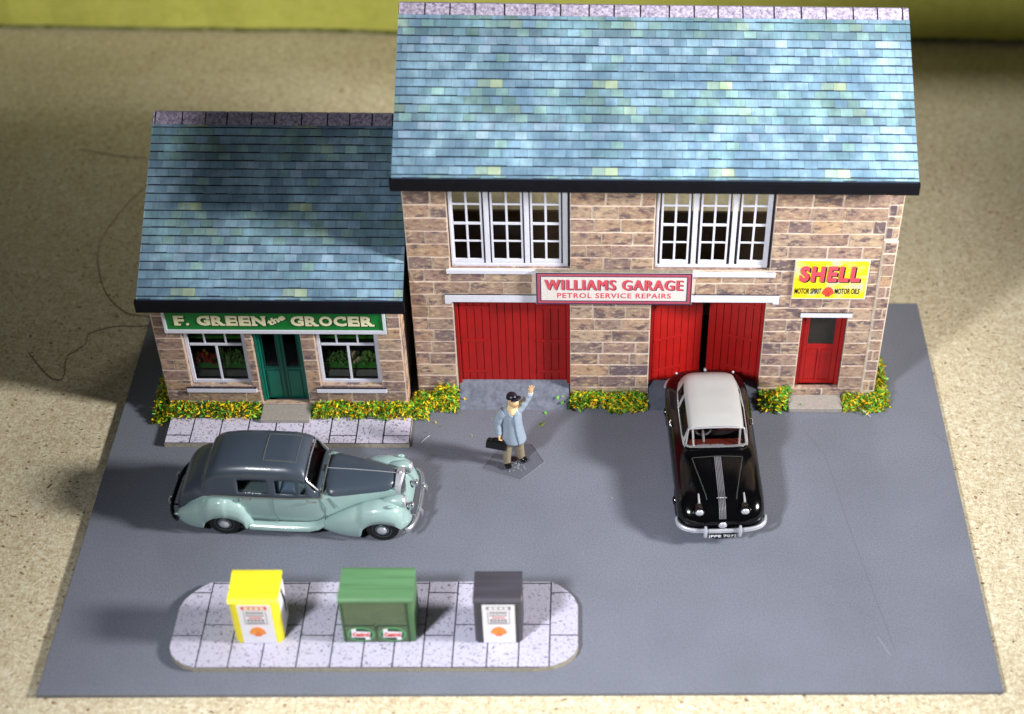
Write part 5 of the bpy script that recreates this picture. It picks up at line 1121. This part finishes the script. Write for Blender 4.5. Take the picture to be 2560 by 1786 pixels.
tr = obj('trousers', MB().tube([(8.425, 5.82, .86), (8.395, 5.785, .55), (8.38, 5.765, .28), (8.372, 5.755, .11)], [.115, .092, .082, .078], 14).tube([(8.60, 5.885, .86), (8.635, 5.90, .55), (8.655, 5.915, .28), (8.665, 5.92, .11)], [.115, .092, .082, .078], 14), 'trousers', man, smooth=True)
obj('shoe', MB().tube(smooth_path([(8.355, 5.79, .085), (8.375, 5.74, .085), (8.41, 5.67, .075), (8.435, 5.625, .06)], 3), [.05]+[.066]*3+[.07]*3+[.06]*2+[.03], 12), 'shoe', man, smooth=True)
obj('shoe', MB().tube(smooth_path([(8.625, 5.945, .085), (8.67, 5.91, .085), (8.74, 5.855, .075), (8.785, 5.825, .06)], 3), [.05]+[.066]*3+[.07]*3+[.06]*2+[.03], 12), 'shoe', man, smooth=True)
pb = MB().prism([(7.82, 5.66), (8.66, 5.33), (9.16, 5.86), (8.88, 6.39), (8.26, 6.40)], .014, 'z', .004)
pbo = obj('plastic_base', pb, 'clear', man)
ed = [(7.82, 5.66), (8.66, 5.33), (9.16, 5.86), (8.88, 6.39), (8.26, 6.40)]
obj('base_edge', MB().tube([(x, y, .014) for x, y in ed], .0036, 5, closed=True), 'crumple', pbo, smooth=True)
gl = MB()
for i in range(46):
    a = rng.uniform(0, 6.28); x, y = rng.normal(8.53, .13), rng.normal(5.72, .09); L = rng.uniform(.012, .045); gl.tube([(x, y, .021), (x+L*math.cos(a), y+L*math.sin(a), .026)], .0045, 5)
g2 = obj('glue_crumbs', gl, 'crumple', pbo, smooth=True); g2['kind'] = 'stuff'
# briefcase, held in the hanging hand
bc = thing('briefcase', (8.16, 5.72, .55), 'black briefcase hanging from the hand of the man in the blue coat', 'briefcase')
BM = Matrix.Translation((8.165, 5.72, .70)) @ Matrix.Rotation(math.radians(-8), 4, 'Z') @ Matrix.Rotation(math.radians(6), 4, 'Y')
def bx2(mb): mb.v = [tuple(BM @ Vector(v)) for v in mb.v]; return mb
obj('case', bx2(MB().prism([(-.21, -.12), (.21, -.12), (.21, .05), (.17, .11), (-.17, .11), (-.21, .05)], .12, 'y', -.06)), 'shoe', bc, bevel=.02)
obj('handle', bx2(MB().tube([(-.07, 0, .10), (-.055, 0, .16), (.0, 0, .175), (.055, 0, .16), (.07, 0, .10)], .016, 8)), 'shoe', bc, smooth=True)
obj('clasp', bx2(MB().box(-.19, -.16, -.066, -.05, .06, .10).box(.16, .19, -.066, -.05, .06, .10)), 'dchrome', bc)
